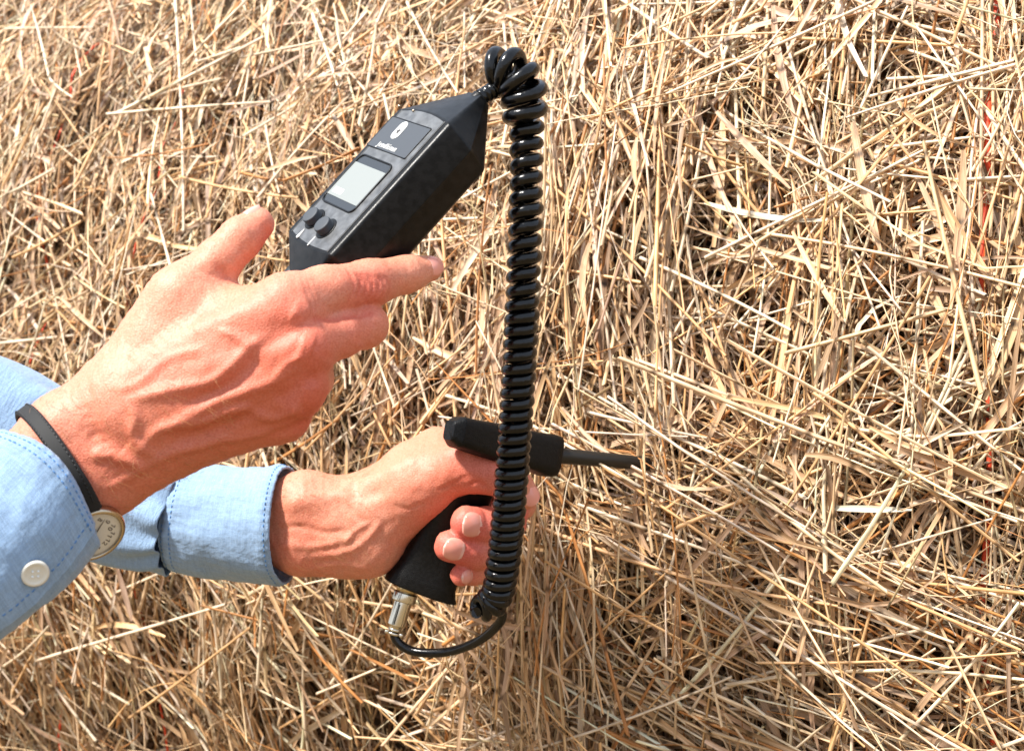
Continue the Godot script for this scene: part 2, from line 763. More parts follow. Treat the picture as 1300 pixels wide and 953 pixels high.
	m.uv1_scale = Vector3(0.8, 0.8, 0.8)
	m.albedo_texture = noise_tex(0.02, FastNoiseLite.TYPE_SIMPLEX, 5, 512, 21, 0.5, 1.0)
	M.soil = m


# ------------------------------------------------------------------ the bale: a round bale lying on its side
const BALE_R := 0.70
var b_axis := Vector3(0.89, 0.0, 0.456).normalized()
var b_out := Vector3(-0.456, 0.0, 0.89).normalized()
var b_mid: Vector3
var rod_in := Vector2.ZERO      # where the probe's rod goes in


func bale(s: float, phi: float, r: float) -> Vector3:
	return b_mid + b_axis * s + (b_out * cos(phi) + Vector3.UP * sin(phi)) * r


func bulge(s: float, phi: float) -> float:
	return noise.get_noise_2d(s * 420.0, phi * 260.0) * 0.020 + noise2.get_noise_2d(s * 1000.0, phi * 500.0) * 0.012 + 0.012 * exp(-(pow((s - rod_in.x) / 0.020, 2.0) + pow((phi - rod_in.y) / 0.04, 2.0))) + 0.016 * exp(-pow((s + 0.07) / 0.05, 2.0)) - 0.010 * exp(-pow((s + 0.19) / 0.05, 2.0))


func bale_hit(px: float, py: float) -> Vector2:       # (s, phi) where a sight line meets the bale
	var d := P(px, py, 1.0) - Vector3(0, EYE, 0)
	var o := Vector3(0, EYE, 0) - b_mid
	var dd := d - b_axis * d.dot(b_axis)
	var oo := o - b_axis * o.dot(b_axis)
	var a := dd.dot(dd)
	var b := dd.dot(oo)
	var c := oo.dot(oo) - BALE_R * BALE_R
	var t := (-b - sqrt(maxf(0.0, b * b - a * c))) / a
	var p := o + d * t
	return Vector2(p.dot(b_axis), atan2(p.y, p.dot(b_out)))


func straw_tint(rng: RandomNumberGenerator, leaf: bool, gap_shade: float) -> Color:
	var k := rng.randf()
	var c: Color
	if leaf:
		if k < 0.45:
			c = lin(212, 179, 147)
		elif k < 0.75:
			c = lin(230, 194, 152)
		elif k < 0.9:
			c = lin(172, 144, 118)
		else:
			c = lin(238, 218, 190)
	else:
		if k < 0.42:
			c = lin(244, 213, 172)
		elif k < 0.68:
			c = lin(252, 232, 204)
		elif k < 0.86:
			c = lin(232, 188, 136)
		elif k < 0.95:
			c = lin(202, 142, 84)
		else:
			c = lin(194, 174, 132)
	c = c.lerp(lin(112, 68, 36), gap_shade)  # browner with depth: shade of the gaps put into the straw's colour
	var j := rng.randf_range(0.86, 1.16)
	return Color(minf(c.r * j, 0.97), minf(c.g * j * 0.97, 0.91), c.b * j * rng.randf_range(0.9, 1.06), 1.0)


func lay_angle(rng: RandomNumberGenerator, s: float, phi: float, layer := 0.0) -> float:
	# which way the stalks lie at this place: upright where the bale's bands run, across between them
	var bands := 0.0
	for q in [[-0.60, 0.03], [-0.33, 0.05], [-0.06, 0.055], [0.012, 0.022], [0.108, 0.026], [0.215, 0.03], [-0.2, 0.03]]:
		bands = maxf(bands, exp(-pow((s - q[0]) / q[1], 2.0)))
	var flow := noise2.get_noise_2d(s * 420.0 + 90.0, phi * 300.0 + layer * 170.0) * 2.6
	if s < -0.15:
		if rng.randf() < 0.3 + 0.45 * bands:
			return PI / 2 + rng.randfn(0.0, 0.36) + 0.08
		if rng.randf() < 0.35:
			return rng.randf_range(0.0, PI)
		return flow + PI / 3 + rng.randfn(0.0, 0.45)
	if layer < 1.5 and s > -0.02 and phi < 0.05 and rng.randf() < 0.42:
		return -0.42 + rng.randfn(0.0, 0.12)
	if rng.randf() < 0.85 * bands:
		return PI / 2 + rng.randfn(0.0, 0.17)
	if rng.randf() < 0.16:
		return rng.randf_range(0.0, PI)
	return flow + rng.randfn(0.0, 0.26)


func build_bale() -> void:
	b_mid = P(812, 476.5, 0.79)
	b_mid.y = BALE_R
	b_mid -= b_out * BALE_R
	rod_in = bale_hit(850, 592)
	var t := thing("straw_bale", "large round bale of golden dry straw filling the background behind the hands", "straw bale", Vector3(b_mid.x, 0, b_mid.z))
	# packed inside, seen only in the gaps
	var mb := MB.new()
	var rows := []
	for i in 41:
		var s := lerpf(-1.02, 0.52, i / 40.0)
		var ring := PackedVector3Array()
		for j in 96:
			var phi := TAU * j / 96.0
			ring.push_back(bale(s, phi, BALE_R - 0.068 + bulge(s, phi) * 0.6 * (1.0 if absf(phi if phi < PI else phi - TAU) < 0.8 else 0.4)))
		rows.push_back(ring)
	mb.loft(rows)
	obj("packed_core", mb.mesh(), M.core, t)
	var st := Straw.new()
	var rng := st.rng
	rng.seed = 77
	var layers := [[9000, 0.056, 0.032, 0.8], [12000, 0.032, 0.014, 0.4], [13000, 0.014, 0.0, 0.06], [5000, 0.002, -0.008, 0.0]]  # last value browns the deeper layers, painting shade into the gaps
	for L in layers:
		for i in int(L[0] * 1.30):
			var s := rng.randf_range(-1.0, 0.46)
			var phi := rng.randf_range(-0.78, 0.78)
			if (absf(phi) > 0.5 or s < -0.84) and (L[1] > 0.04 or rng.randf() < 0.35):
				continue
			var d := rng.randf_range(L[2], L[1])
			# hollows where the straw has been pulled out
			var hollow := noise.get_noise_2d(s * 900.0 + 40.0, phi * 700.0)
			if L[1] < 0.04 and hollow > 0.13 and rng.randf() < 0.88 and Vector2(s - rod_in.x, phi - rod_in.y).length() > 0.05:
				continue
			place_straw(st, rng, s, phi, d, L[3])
	var stuff := obj("loose_straw", st.mb.mesh(true), M.straw, t)
	stuff.set_meta("kind", "stuff")
	# stalks lying on top, each one a piece of its own
	var kinds := []
	for k in 14:
		var one := Straw.new()
		one.rng.seed = 300 + k
		one.mb.tint = Color(1, 1, 1)
		if k < 9:
			one.hollow(Vector3.ZERO, Vector3.RIGHT, Vector3.BACK, 1.0, 0.009, one.rng.randf_range(0.0, 0.05), 0.1 if k > 6 else 0.0, 8, 7)
		else:
			one.blade(Vector3.ZERO, Vector3.RIGHT, Vector3.BACK, 1.0, 0.034, one.rng.randf_range(0.1, 0.7), one.rng.randf_range(-2.0, 2.0), 12)
		# the shape is 1 m long and laid out again per length below
		kinds.push_back(one)
	var hero := [
		[830, 470, 1292, 662, 2.5, 0], [750, 634, 1215, 806, 2.3, 0], [755, 524, 905, 556, 2.0, 0], [694, 226, 930, 452, 2.3, 1], [775, 0, 906, 88, 3.0, 0],
		[799, 167, 932, 290, 2.0, 1], [1009, 692, 1300, 816, 2.3, 1], [966, 773, 1210, 836, 2.0, 0], [971, 833, 1296, 823, 1.8, 1], [1109, 444, 1302, 598, 2.2, 0],
		[1042, 501, 1296, 708, 2.4, 1], [680, 687, 738, 822, 2.0, 0], [985, 181, 966, 450, 1.9, 0], [19, 50, 136, 52, 2.6, 0], [149, 148, 342, 56, 3.0, 0],
		[138, 25, 218, 6, 2.6, 0], [239, -10, 245, 300, 2.8, 0], [252, -10, 254, 86, 2.4, 0], [104, 240, 140, 154, 2.4, 1], [84, 225, 20, 262, 2.4, 0],
		[239, 233, 392, 262, 2.4, 1], [342, 164, 370, 256, 2.0, 0], [142, 148, 348, 132, 2.2, 0], [310, 66, 252, 84, 2.2, 0], [330, 0, 240, 90, 2.4, 0],
		[700, 470, 830, 700, 2.0, 1], [860, 640, 1100, 470, 1.9, 1], [1000, 60, 1120, 420, 2.0, 0], [1120, 20, 860, 140, 2.2, 0], [1290, 92, 1110, 130, 2.6, 0],
		[1290, 100, 1080, 160, 2.2, 0], [720, 30, 860, 330, 2.0, 1], [640, 40, 700, 330, 2.0, 0], [900, 330, 1180, 200, 2.2, 0], [1190, 360, 1010, 640, 2.0, 1],
		[1240, 430, 1120, 700, 2.0, 0], [820, 330, 1010, 420, 2.4, 0], [470, 640, 620, 450, 2.2, 1], [540, 470, 560, 560, 2.2, 0], [420, 870, 520, 700, 2.2, 0],
		[60, 830, 300, 760, 2.6, 0], [30, 870, 70, 800, 2.4, 1], [280, 760, 290, 880, 2.6, 0], [340, 860, 352, 750, 2.6, 0], [180, 900, 330, 790, 2.4, 1],
		[560, 880, 600, 790, 2.0, 0], [690, 860, 860, 720, 1.9, 1], [880, 900, 1050, 640, 2.0, 0], [1060, 950, 1130, 700, 2.2, 1], [1150, 930, 1300, 760, 2.2, 0],
		[700, 930, 940, 850, 2.0, 0], [20, 330, 120, 290, 2.6, 1], [0, 200, 60, 120, 2.6, 1], [400, 20, 440, 120, 2.4, 0], [360, 150, 470, 20, 2.4, 0],
		[520, 10, 590, 130, 2.2, 0], [490, 30, 380, 120, 2.2, 1], [895, 268, 1056, 290, 5.0, 2], [1060, 640, 1170, 644, 4.0, 2], [1010, 300, 1080, 420, 3.4, 3],
		[1085, 165, 1120, 330, 5.5, 3], [1180, 230, 1270, 380, 6.0, 3], [1230, 200, 1215, 400, 5.0, 3], [920, 160, 1010, 250, 4.4, 3], [770, 470, 840, 380, 4.0, 3],
		[700, 150, 640, 30, 3.6, 3], [980, 20, 1010, 170, 4.6, 3], [1130, 560, 1290, 620, 4.8, 3], [930, 500, 900, 570, 3.6, 3], [980, 640, 1060, 720, 4.0, 3]]
	var made := 0
	for h in hero:
		var a2 := bale_hit(h[0], h[1])
		var b2 := bale_hit(h[2], h[3])
		stalk_piece(t, rng, a2, b2, h[4] * 0.001, h[5], -0.007 - rng.randf() * 0.006)
		made += 1
	while made < 300:
		var px := rng.randf_range(-10, 1310)
		var py := rng.randf_range(-10, 960)
		var a2 := bale_hit(px, py)
		var ang := lay_angle(rng, a2.x, a2.y)
		if rng.randf() < 0.35:
			ang = rng.randf_range(0, PI)
		var l := rng.randf_range(0.05, 0.15) * (1.0 if a2.x > -0.1 else 0.8)
		var b2 := a2 + Vector2(cos(ang) * l, sin(ang) * l / BALE_R)
		var leaf := rng.randf() < 0.22
		stalk_piece(t, rng, a2, b2, rng.randf_range(3.0, 5.5) * 0.001 if leaf else rng.randf_range(1.5, 2.5) * 0.001, 3 if leaf else (0 if rng.randf() < 0.6 else 1), -0.002 - rng.randf() * 0.006)
		made += 1
	# the twine that ties the bale, sunk into the straw
	for s in [-0.535, -0.425, 0.196]:
		var tw := MB.new()
		var pts := PackedVector3Array()
		for i in 241:
			var phi := TAU * i / 240.0
			var wob := noise.get_noise_2d(phi * 300.0, s * 1000.0)
			pts.push_back(bale(s + wob * 0.004, phi, BALE_R - (0.015 if s < 0.0 else lerpf(0.022, 0.003, smoothstep(0.06, 0.16, phi if phi < PI else phi - TAU))) + bulge(s, phi) * (1.0 if absf(phi if phi < PI else phi - TAU) < 0.8 else 0.4) + wob * 0.006))
		tw.tube(pts, 0.0012 if s < 0.0 else 0.0018, 6, true, 0.6)
		obj("twine", tw.mesh(), M.twine, t).set_meta("label", "orange-red twine tied round the bale")


func place_straw(st: Straw, rng: RandomNumberGenerator, s: float, phi: float, depth: float, gap_shade: float) -> void:
	var ang := lay_angle(rng, s, phi, floorf(depth * 100.0))
	var out := b_out * cos(phi) + Vector3.UP * sin(phi)
	var upw := Vector3.UP * cos(phi) - b_out * sin(phi)
	var mid := bale(s, phi, BALE_R - depth + bulge(s, phi))
	var dir := (b_axis * cos(ang) + upw * sin(ang) + out * rng.randfn(0.0, 0.09)).normalized()
	var leaf := rng.randf() < 0.28
	st.mb.tint = straw_tint(rng, leaf, gap_shade * rng.randf())
	var right := clampf((s + 0.2) / 0.25, 0.0, 1.0)
	if leaf:
		st.blade(mid, dir, out, rng.randf_range(0.03, 0.10 + 0.04 * right), rng.randf_range(0.0014, 0.0034) if rng.randf() < 0.5 else rng.randf_range(0.0028, 0.0050), rng.randf_range(0.0, 1.1), rng.randf_range(-1.8, 1.8))
	elif rng.randf() < 0.36:
		st.hollow(mid, dir, out, rng.randf_range(0.04, 0.19), rng.randf_range(0.0003, 0.0006), rng.randf_range(0.05, 0.35), rng.randf_range(0.0, 0.5), 6, 3)
	else:
		var l := rng.randf_range(0.04, 0.11 + 0.12 * right)
		if rng.randf() < 0.12:
			l *= 1.5
		if ang > -0.75 and ang < -0.1 and s > 0.0:
			l *= 1.35
		st.hollow(mid, dir, out, l, rng.randf_range(0.0006, 0.00145), rng.randf_range(0.0, 0.06), rng.randf_range(0.1, 0.9) if rng.randf() < 0.2 else 0.0, 5, 6, 1.0 if rng.randf() < 0.3 else rng.randf_range(0.3, 0.9))


func stalk_piece(parent: Node3D, rng: RandomNumberGenerator, a2: Vector2, b2: Vector2, wide: float, kind: int, depth: float) -> void:
	var m2 := (a2 + b2) / 2.0
	var a := bale(a2.x, a2.y, BALE_R - depth + bulge(a2.x, a2.y) * 0.5)
	var b := bale(b2.x, b2.y, BALE_R - depth + bulge(b2.x, b2.y) * 0.5)
	var sink := BALE_R * (1.0 - cos((a2.y - b2.y) / 2.0))
	var mid := (a + b) / 2.0
	var out := b_out * cos(m2.y) + Vector3.UP * sin(m2.y)
	var st := Straw.new()
	st.rng.seed = rng.randi()
	var c := straw_tint(rng, kind >= 2, 0.0)
	if kind == 0:
		c = lin(254, 232, 206) * rng.randf_range(0.9, 1.05)
	elif kind == 1:
		c = lin(238, 192, 142) * rng.randf_range(0.88, 1.08)
	elif kind == 2:
		c = lin(212, 200, 178)
	st.mb.tint = Color(c.r, c.g, c.b, 1.0)
	var l := a.distance_to(b)
	var dir := (b - a) / l
	if kind >= 2:
		st.blade(Vector3.ZERO, dir, out, l, wide, st.rng.randf_range(0.05, 0.5), st.rng.randf_range(-1.2, 1.2), 10)
	else:
		st.hollow(Vector3.ZERO, dir, out, l, wide * 0.5, sink / l * 0.5 + st.rng.randf_range(0.0, 0.02), 0.0, 6, 6)
	var o := MeshInstance3D.new()
	o.name = "leaf_blade" if kind >= 2 else "straw_stalk"
	o.mesh = st.mb.mesh(true)
	o.mesh.surface_set_material(0, M.straw)
	o.position = mid + out * (sink * 0.5) - parent.position
	parent.add_child(o, true)


# ------------------------------------------------------------------ the meter
var mu: Vector3     # along the meter, towards the cable
var mv: Vector3     # across its face, towards the right
var mn: Vector3     # out of its face
var mo: Vector3     # middle of the face


func face_at(px: float, py: float) -> Vector3:        # the point of the meter's face on that sight line
	var d := (P(px, py, 1.0) - Vector3(0, EYE, 0))
	var t := (mo - Vector3(0, EYE, 0)).dot(mn) / d.dot(mn)
	return Vector3(0, EYE, 0) + d * t


func rrect(w: float, h: float, r: float, seg := 5) -> PackedVector2Array:
	var out := PackedVector2Array()
	for k in 4:
		var cx := (w / 2 - r) * (1 if k == 0 or k == 3 else -1)
		var cy := (h / 2 - r) * (1 if k < 2 else -1)
		for i in seg + 1:
			var a := PI / 2 * (k + float(i) / seg)
			out.push_back(Vector2(cx + cos(a) * r, cy + sin(a) * r))
	return out


func build_meter() -> void:
	mo = P(466, 229, 0.625)
	mu = Vector3(52.3, 61.0, -12.2).normalized()
	mv = Vector3(20.9, -11.9, 30.0)
	mv = (mv - mu * mv.dot(mu)).normalized()
	mn = mv.cross(mu).normalized()
	if mn.z < 0.0:
		mn = -mn
	var t := thing("moisture_meter", "black hand-held moisture meter with grey display and two round buttons, in the upper hand", "meter", mo - mn * 0.016 - mu * 0.05)
	# cross-section (across, behind the face), widest along the seam
	var sec := [[-27.4, -1.6], [-26.6, -0.5], [-25.4, 0.0], [-23.4, 0.0], [-23.1, 0.0], [-22.4, 0.0], [-22.1, 0.0], [-16, 0.15], [-8, 0.25], [0, 0.35], [8, 0.25], [18.2, 0.0], [18.8, 0.0], [19.1, 0.0], [21.0, 0.0], [22.4, -0.5], [23.4, -1.6],
		[27.2, -14.2], [27.6, -15.2], [27.6, -15.8], [27.3, -16.1], [27.4, -16.8], [24.8, -28.6], [23.4, -30.8], [20.6, -31.6], [0, -32.2], [-23.6, -31.6], [-26.4, -30.8], [-27.8, -28.6], [-31.0, -16.8], [-30.9, -16.1], [-31.2, -15.8], [-31.2, -15.2], [-30.8, -14.2]]
	var mb := MB.new()
	var rings := []
	# [along from the face's middle (mm), scale, how far the front part bows along]
	for q in [[-56.0, 0.42, 0.0], [-55.0, 0.5, 0.0], [-41.2, 0.955, -2.6], [-40.2, 0.988, -3.0], [-39.2, 1.0, -3.0], [-20.0, 1.0, 0.0], [20.0, 1.0, 0.0], [40.6, 1.0, 4.0], [41.6, 0.985, 4.0], [42.6, 0.96, 3.6], [68.0, 0.26, 0.0], [69.4, 0.23, 0.0], [70.0, 0.18, 0.0]]:
		var ring := PackedVector3Array()
		for w in sec:
			var sc: float = q[1]
			var b := 1.0 - pow(absf(w[0]) / 28.0, 2.0)
			var front := clampf(1.0 + w[1] / 20.0, 0.0, 1.0)
			var x: float = w[0] * sc
			var y: float = (w[1] + 15.5) * sc - 15.5
			ring.push_back(mo + mu * ((q[0] + q[2] * b * front) * 0.001) + mv * (x * 0.001) + mn * (y * 0.001))
		rings.push_back(ring)
	mb.loft(rings)
	var body := obj("case", mb.mesh(), M.case, t)
	# face sheet between the two grooves
	mb = MB.new()
	var rows := []
	for i in 25:
		var q := lerpf(-38.6, 40.4, i / 24.0)
		var row := PackedVector3Array()
		for j in 17:
			var x := lerpf(-22.0, 17.9, j / 16.0)
			var b := 1.0 - pow(absf(x) / 26.0, 2.0)
			var qq := q + (b * (3.8 if q > 0 else -3.0)) * pow(absf(q) / (40.4 if q > 0 else 38.6), 2.0) * (1.0 if absf(q) > 20.0 else 1.0)
			row.push_back(mo + mu * (qq * 0.001) + mv * (x * 0.001) + mn * (0.00035 * maxf(0.0, 1.0 - pow(x / 20.0, 2.0)) + 0.00018))
		rows.push_back(row)
	mb.grid(rows, false)
	fix_facing(mb, mn)
	obj("face_plate", mb.mesh(), M.face, t)
	for x0 in [18.35, -22.6]:
		mb = MB.new()
		rows = []
		for i in 25:
			var q := lerpf(-38.9, 40.6, i / 24.0)
			var b := 1.0 - pow(absf(x0) / 28.0, 2.0)
			var qq := q + (b * (3.8 if q > 0 else -3.0)) * pow(absf(q) / (40.4 if q > 0 else 38.6), 2.0)
			var ring := PackedVector3Array()
			for w in [[-0.42, -0.3], [-0.42, 0.20], [0.0, 0.27], [0.42, 0.20], [0.42, -0.3]]:
				ring.push_back(mo + mu * (qq * 0.001) + mv * ((x0 + w[0]) * 0.001) + mn * (w[1] * 0.001))
			rows.push_back(ring)
		mb.loft(rows)
		obj("face_seam", mb.mesh(), M.dark, t)
	# display: bezel frame, screen, cover
	var bz := (face_at(464, 190) + face_at(498.5, 217) + face_at(446.6, 279.6) + face_at(408, 249)) / 4.0
	var bl := face_at(481, 203).distance_to(face_at(427.5, 264))
	var bw := face_at(498.5, 217).distance_to(face_at(464, 190)) * 0.93
	var x := mv
	var y := mn.cross(mv)
	if y.dot(mu) < 0:
		y = -y
	mb = MB.new()
	frame_plate(mb, bz, x, mu, rrect(bw, bl, 0.004), rrect(bw - 0.0016, bl - 0.0016, 0.0034), 0.0002, 0.0011)
	var bezel := obj("display_bezel", mb.mesh(), M.case, t)
	mb = MB.new()
	mb.plate(bz, x, mu, rrect(bw - 0.0014, bl - 0.0014, 0.0034), 0.0001, 0.0006)
	obj("display_backing", mb.mesh(), M.bezel, bezel)
	var lc := (face_at(453.5, 201.6) + face_at(487.8, 225.4) + face_at(451.8, 268) + face_at(418.9, 241.5)) / 4.0
	var ll := face_at(470.6, 213.5).distance_to(face_at(435.3, 254.7))
	var lw := face_at(487.8, 225.4).distance_to(face_at(453.5, 201.6)) * 0.96
	mb = MB.new()
	mb.plate(lc, x, mu, rrect(lw, ll, 0.0006), 0.0004, 0.00085)
	obj("screen", mb.mesh(), M.lcd, bezel)
	mb = MB.new()
	mb.plate(lc - mu * (ll * 0.34) - mv * (lw * 0.25), x, mu, rrect(lw * 0.28, ll * 0.16, 0.0004), 0.0004, 0.00092)
	obj("screen_window", mb.mesh(), M.white, bezel)
	# label with its emblem and lettering
	var lb := (face_at(501.7, 143.3) + face_at(545.8, 168.5) + face_at(511.8, 208.2) + face_at(469.6, 180.5)) / 4.0
	var lbl := face_at(523.7, 155.9).distance_to(face_at(490.7, 194.3))
	var lbw := face_at(501.7, 143.3).distance_to(face_at(545.8, 168.5)) * 0.96
	mb = MB.new()
	frame_plate(mb, lb, x, mu, rrect(lbw, lbl, 0.0008), rrect(lbw - 0.001, lbl - 0.001, 0.0006), 0.0, 0.00075)
	var label := obj("maker_label", mb.mesh(), M.case, t)
	mb = MB.new()
	mb.plate(lb, x, mu, rrect(lbw - 0.0009, lbl - 0.0009, 0.0006), 0.0, 0.00062)
	obj("label_sheet", mb.mesh(), M.label, label)
	var em := face_at(508, 166.5)
	mb = MB.new()
	mb.plate(em, x, mu, rrect(0.0068, 0.0112, 0.00335, 8), 0.0005, 0.00078)
	obj("emblem", mb.mesh(), M.white, label)
	mb = MB.new()
	var star := PackedVector2Array()
	for k in 10:
		var a := TAU * k / 10.0 + 0.4
		var r := 0.0023 if k % 2 == 0 else 0.0008
		star.push_back(Vector2(cos(a) * r * (0.7 if k == 4 else 1.0), sin(a) * r))
	mb.plate(em - mu * 0.0008, x, mu, star, 0.0006, 0.0009)
	obj("emblem_mark", mb.mesh(), M.ink, label)
	text_on("lettering", "Jendlömn", face_at(492.5, 187.5) + mn * 0.00066, x, mu, mn, 0.0040, label, M.white)
	# two round buttons and the white marks below them
	for q in [[393.8, 271.8], [408.5, 283.9]]:
		var at := face_at(q[0] + 6.6, q[1] + 7.2)
		mb = MB.new()
		mb.lathe(at, mn, [[-0.001, 0.0052], [0.0002, 0.0052], [0.0005, 0.0046], [0.0038, 0.0046], [0.0043, 0.0045], [0.0046, 0.0041], [0.0046, 0.001]], 40)
		var kn := obj("button", mb.mesh(), M.knob, t)
		mb = MB.new()
		mb.lathe(at, mn, [[0.0, 0.0062], [0.0007, 0.0061], [0.0009, 0.0056], [0.0009, 0.0047]], 40)
		obj("button_collar", mb.mesh(), M.case, kn)
	mb = MB.new()
	var drop := PackedVector2Array([Vector2(-0.0014, -0.0016), Vector2(-0.0005, -0.0022), Vector2(0.0005, -0.0018), Vector2(0.0009, -0.0008), Vector2(0.0006, 0.001), Vector2(0.0001, 0.0036), Vector2(-0.0004, 0.0036), Vector2(-0.0012, 0.0)])
	mb.plate(face_at(381, 298.5), x, mu, drop, 0.0, 0.0006)
	obj("pointer_mark", mb.mesh(), M.white, t)
	mb = MB.new()
	mb.plate(face_at(396, 306.5), x, mu, rrect(0.0009, 0.0058, 0.0004), 0.0, 0.0006)
	obj("pointer_mark", mb.mesh(), M.white, t)
	for q in [[507.4, 135.7], [525.6, 141.4]]:
		mb = MB.new()
		mb.lathe(face_at(q[0], q[1]), mn, [[0.0, 0.0001], [0.0004, 0.0008], [0.0010, 0.0007], [0.0012, 0.0001]], 12)
		obj("rivet", mb.mesh(), M.steel, t)
	# plug at the lower end
	mb = MB.new()
	mb.lathe(mo - mu * 0.049 - mn * 0.015 - mv * 0.018, -mu, [[0.0, 0.0055], [0.009, 0.0055], [0.0105, 0.0045], [0.0105, 0.001]], 20)
	obj("socket", mb.mesh(), M.dark, t)
	# cable collar at the upper end
	mb = MB.new()
	mb.lathe(mo + mu * 0.0695 - mn * 0.0155, mu, [[-0.002, 0.0045], [0.0008, 0.0045], [0.0014, 0.004], [0.0014, 0.001]], 24)
	obj("cable_gland", mb.mesh(), M.case, t)


func fix_facing(mb: MB, towards: Vector3) -> void:
	var sum := 0.0
	for k in range(0, mb.ix.size(), 3):
		sum += (mb.v[mb.ix[k + 2]] - mb.v[mb.ix[k]]).cross(mb.v[mb.ix[k + 1]] - mb.v[mb.ix[k]]).dot(towards)
	if sum < 0.0:
		for k in range(0, mb.ix.size(), 3):
			var t := mb.ix[k]
			mb.ix[k] = mb.ix[k + 1]
			mb.ix[k + 1] = t


func frame_plate(mb: MB, o: Vector3, x: Vector3, y: Vector3, outer: PackedVector2Array, inner: PackedVector2Array, h0: float, h1: float) -> void:
	var rows := []
	for q in [[outer, h0], [outer, h1], [inner, h1], [inner, h0]]:
		var ring := PackedVector3Array()
		for w in q[0]:
			ring.push_back(o + x * w.x + y * w.y + mn * q[1])
		rows.push_back(ring)
	rows.push_back(rows[0])
	var s := mb.ix.size()
	mb.grid(rows, true)
	mb.orient(s)


func text_on(called: String, words: String, at: Vector3, x: Vector3, y: Vector3, out: Vector3, height: float, parent: Node, mat: Material) -> void:
	var tm := TextMesh.new()
	var sf := SystemFont.new()
	sf.font_names = PackedStringArray(["Droid Sans"])
	sf.font_weight = 700
	tm.font = sf
	tm.text = words
	tm.font_size = 32
	tm.pixel_size = height / 32.0
	tm.depth = height * 0.06
	tm.material = mat
	var o := MeshInstance3D.new()
	o.name = called
	o.mesh = tm
	var g := Transform3D(Basis(x, y, x.cross(y)), at)
	if x.cross(y).dot(out) < 0.0:
		g = Transform3D(Basis(x, y, x.cross(y)), at)
	o.transform = global_of(parent).affine_inverse() * g
	parent.add_child(o, true)


# ------------------------------------------------------------------ cable
func spline(pts: Array, steps: int) -> PackedVector3Array:
	var out := PackedVector3Array()
	for i in pts.size() - 1:
		for k in steps:
			out.push_back(pts[i].cubic_interpolate(pts[i + 1], pts[maxi(i - 1, 0)], pts[mini(i + 2, pts.size() - 1)], float(k) / steps))
	out.push_back(pts[pts.size() - 1])
	return out


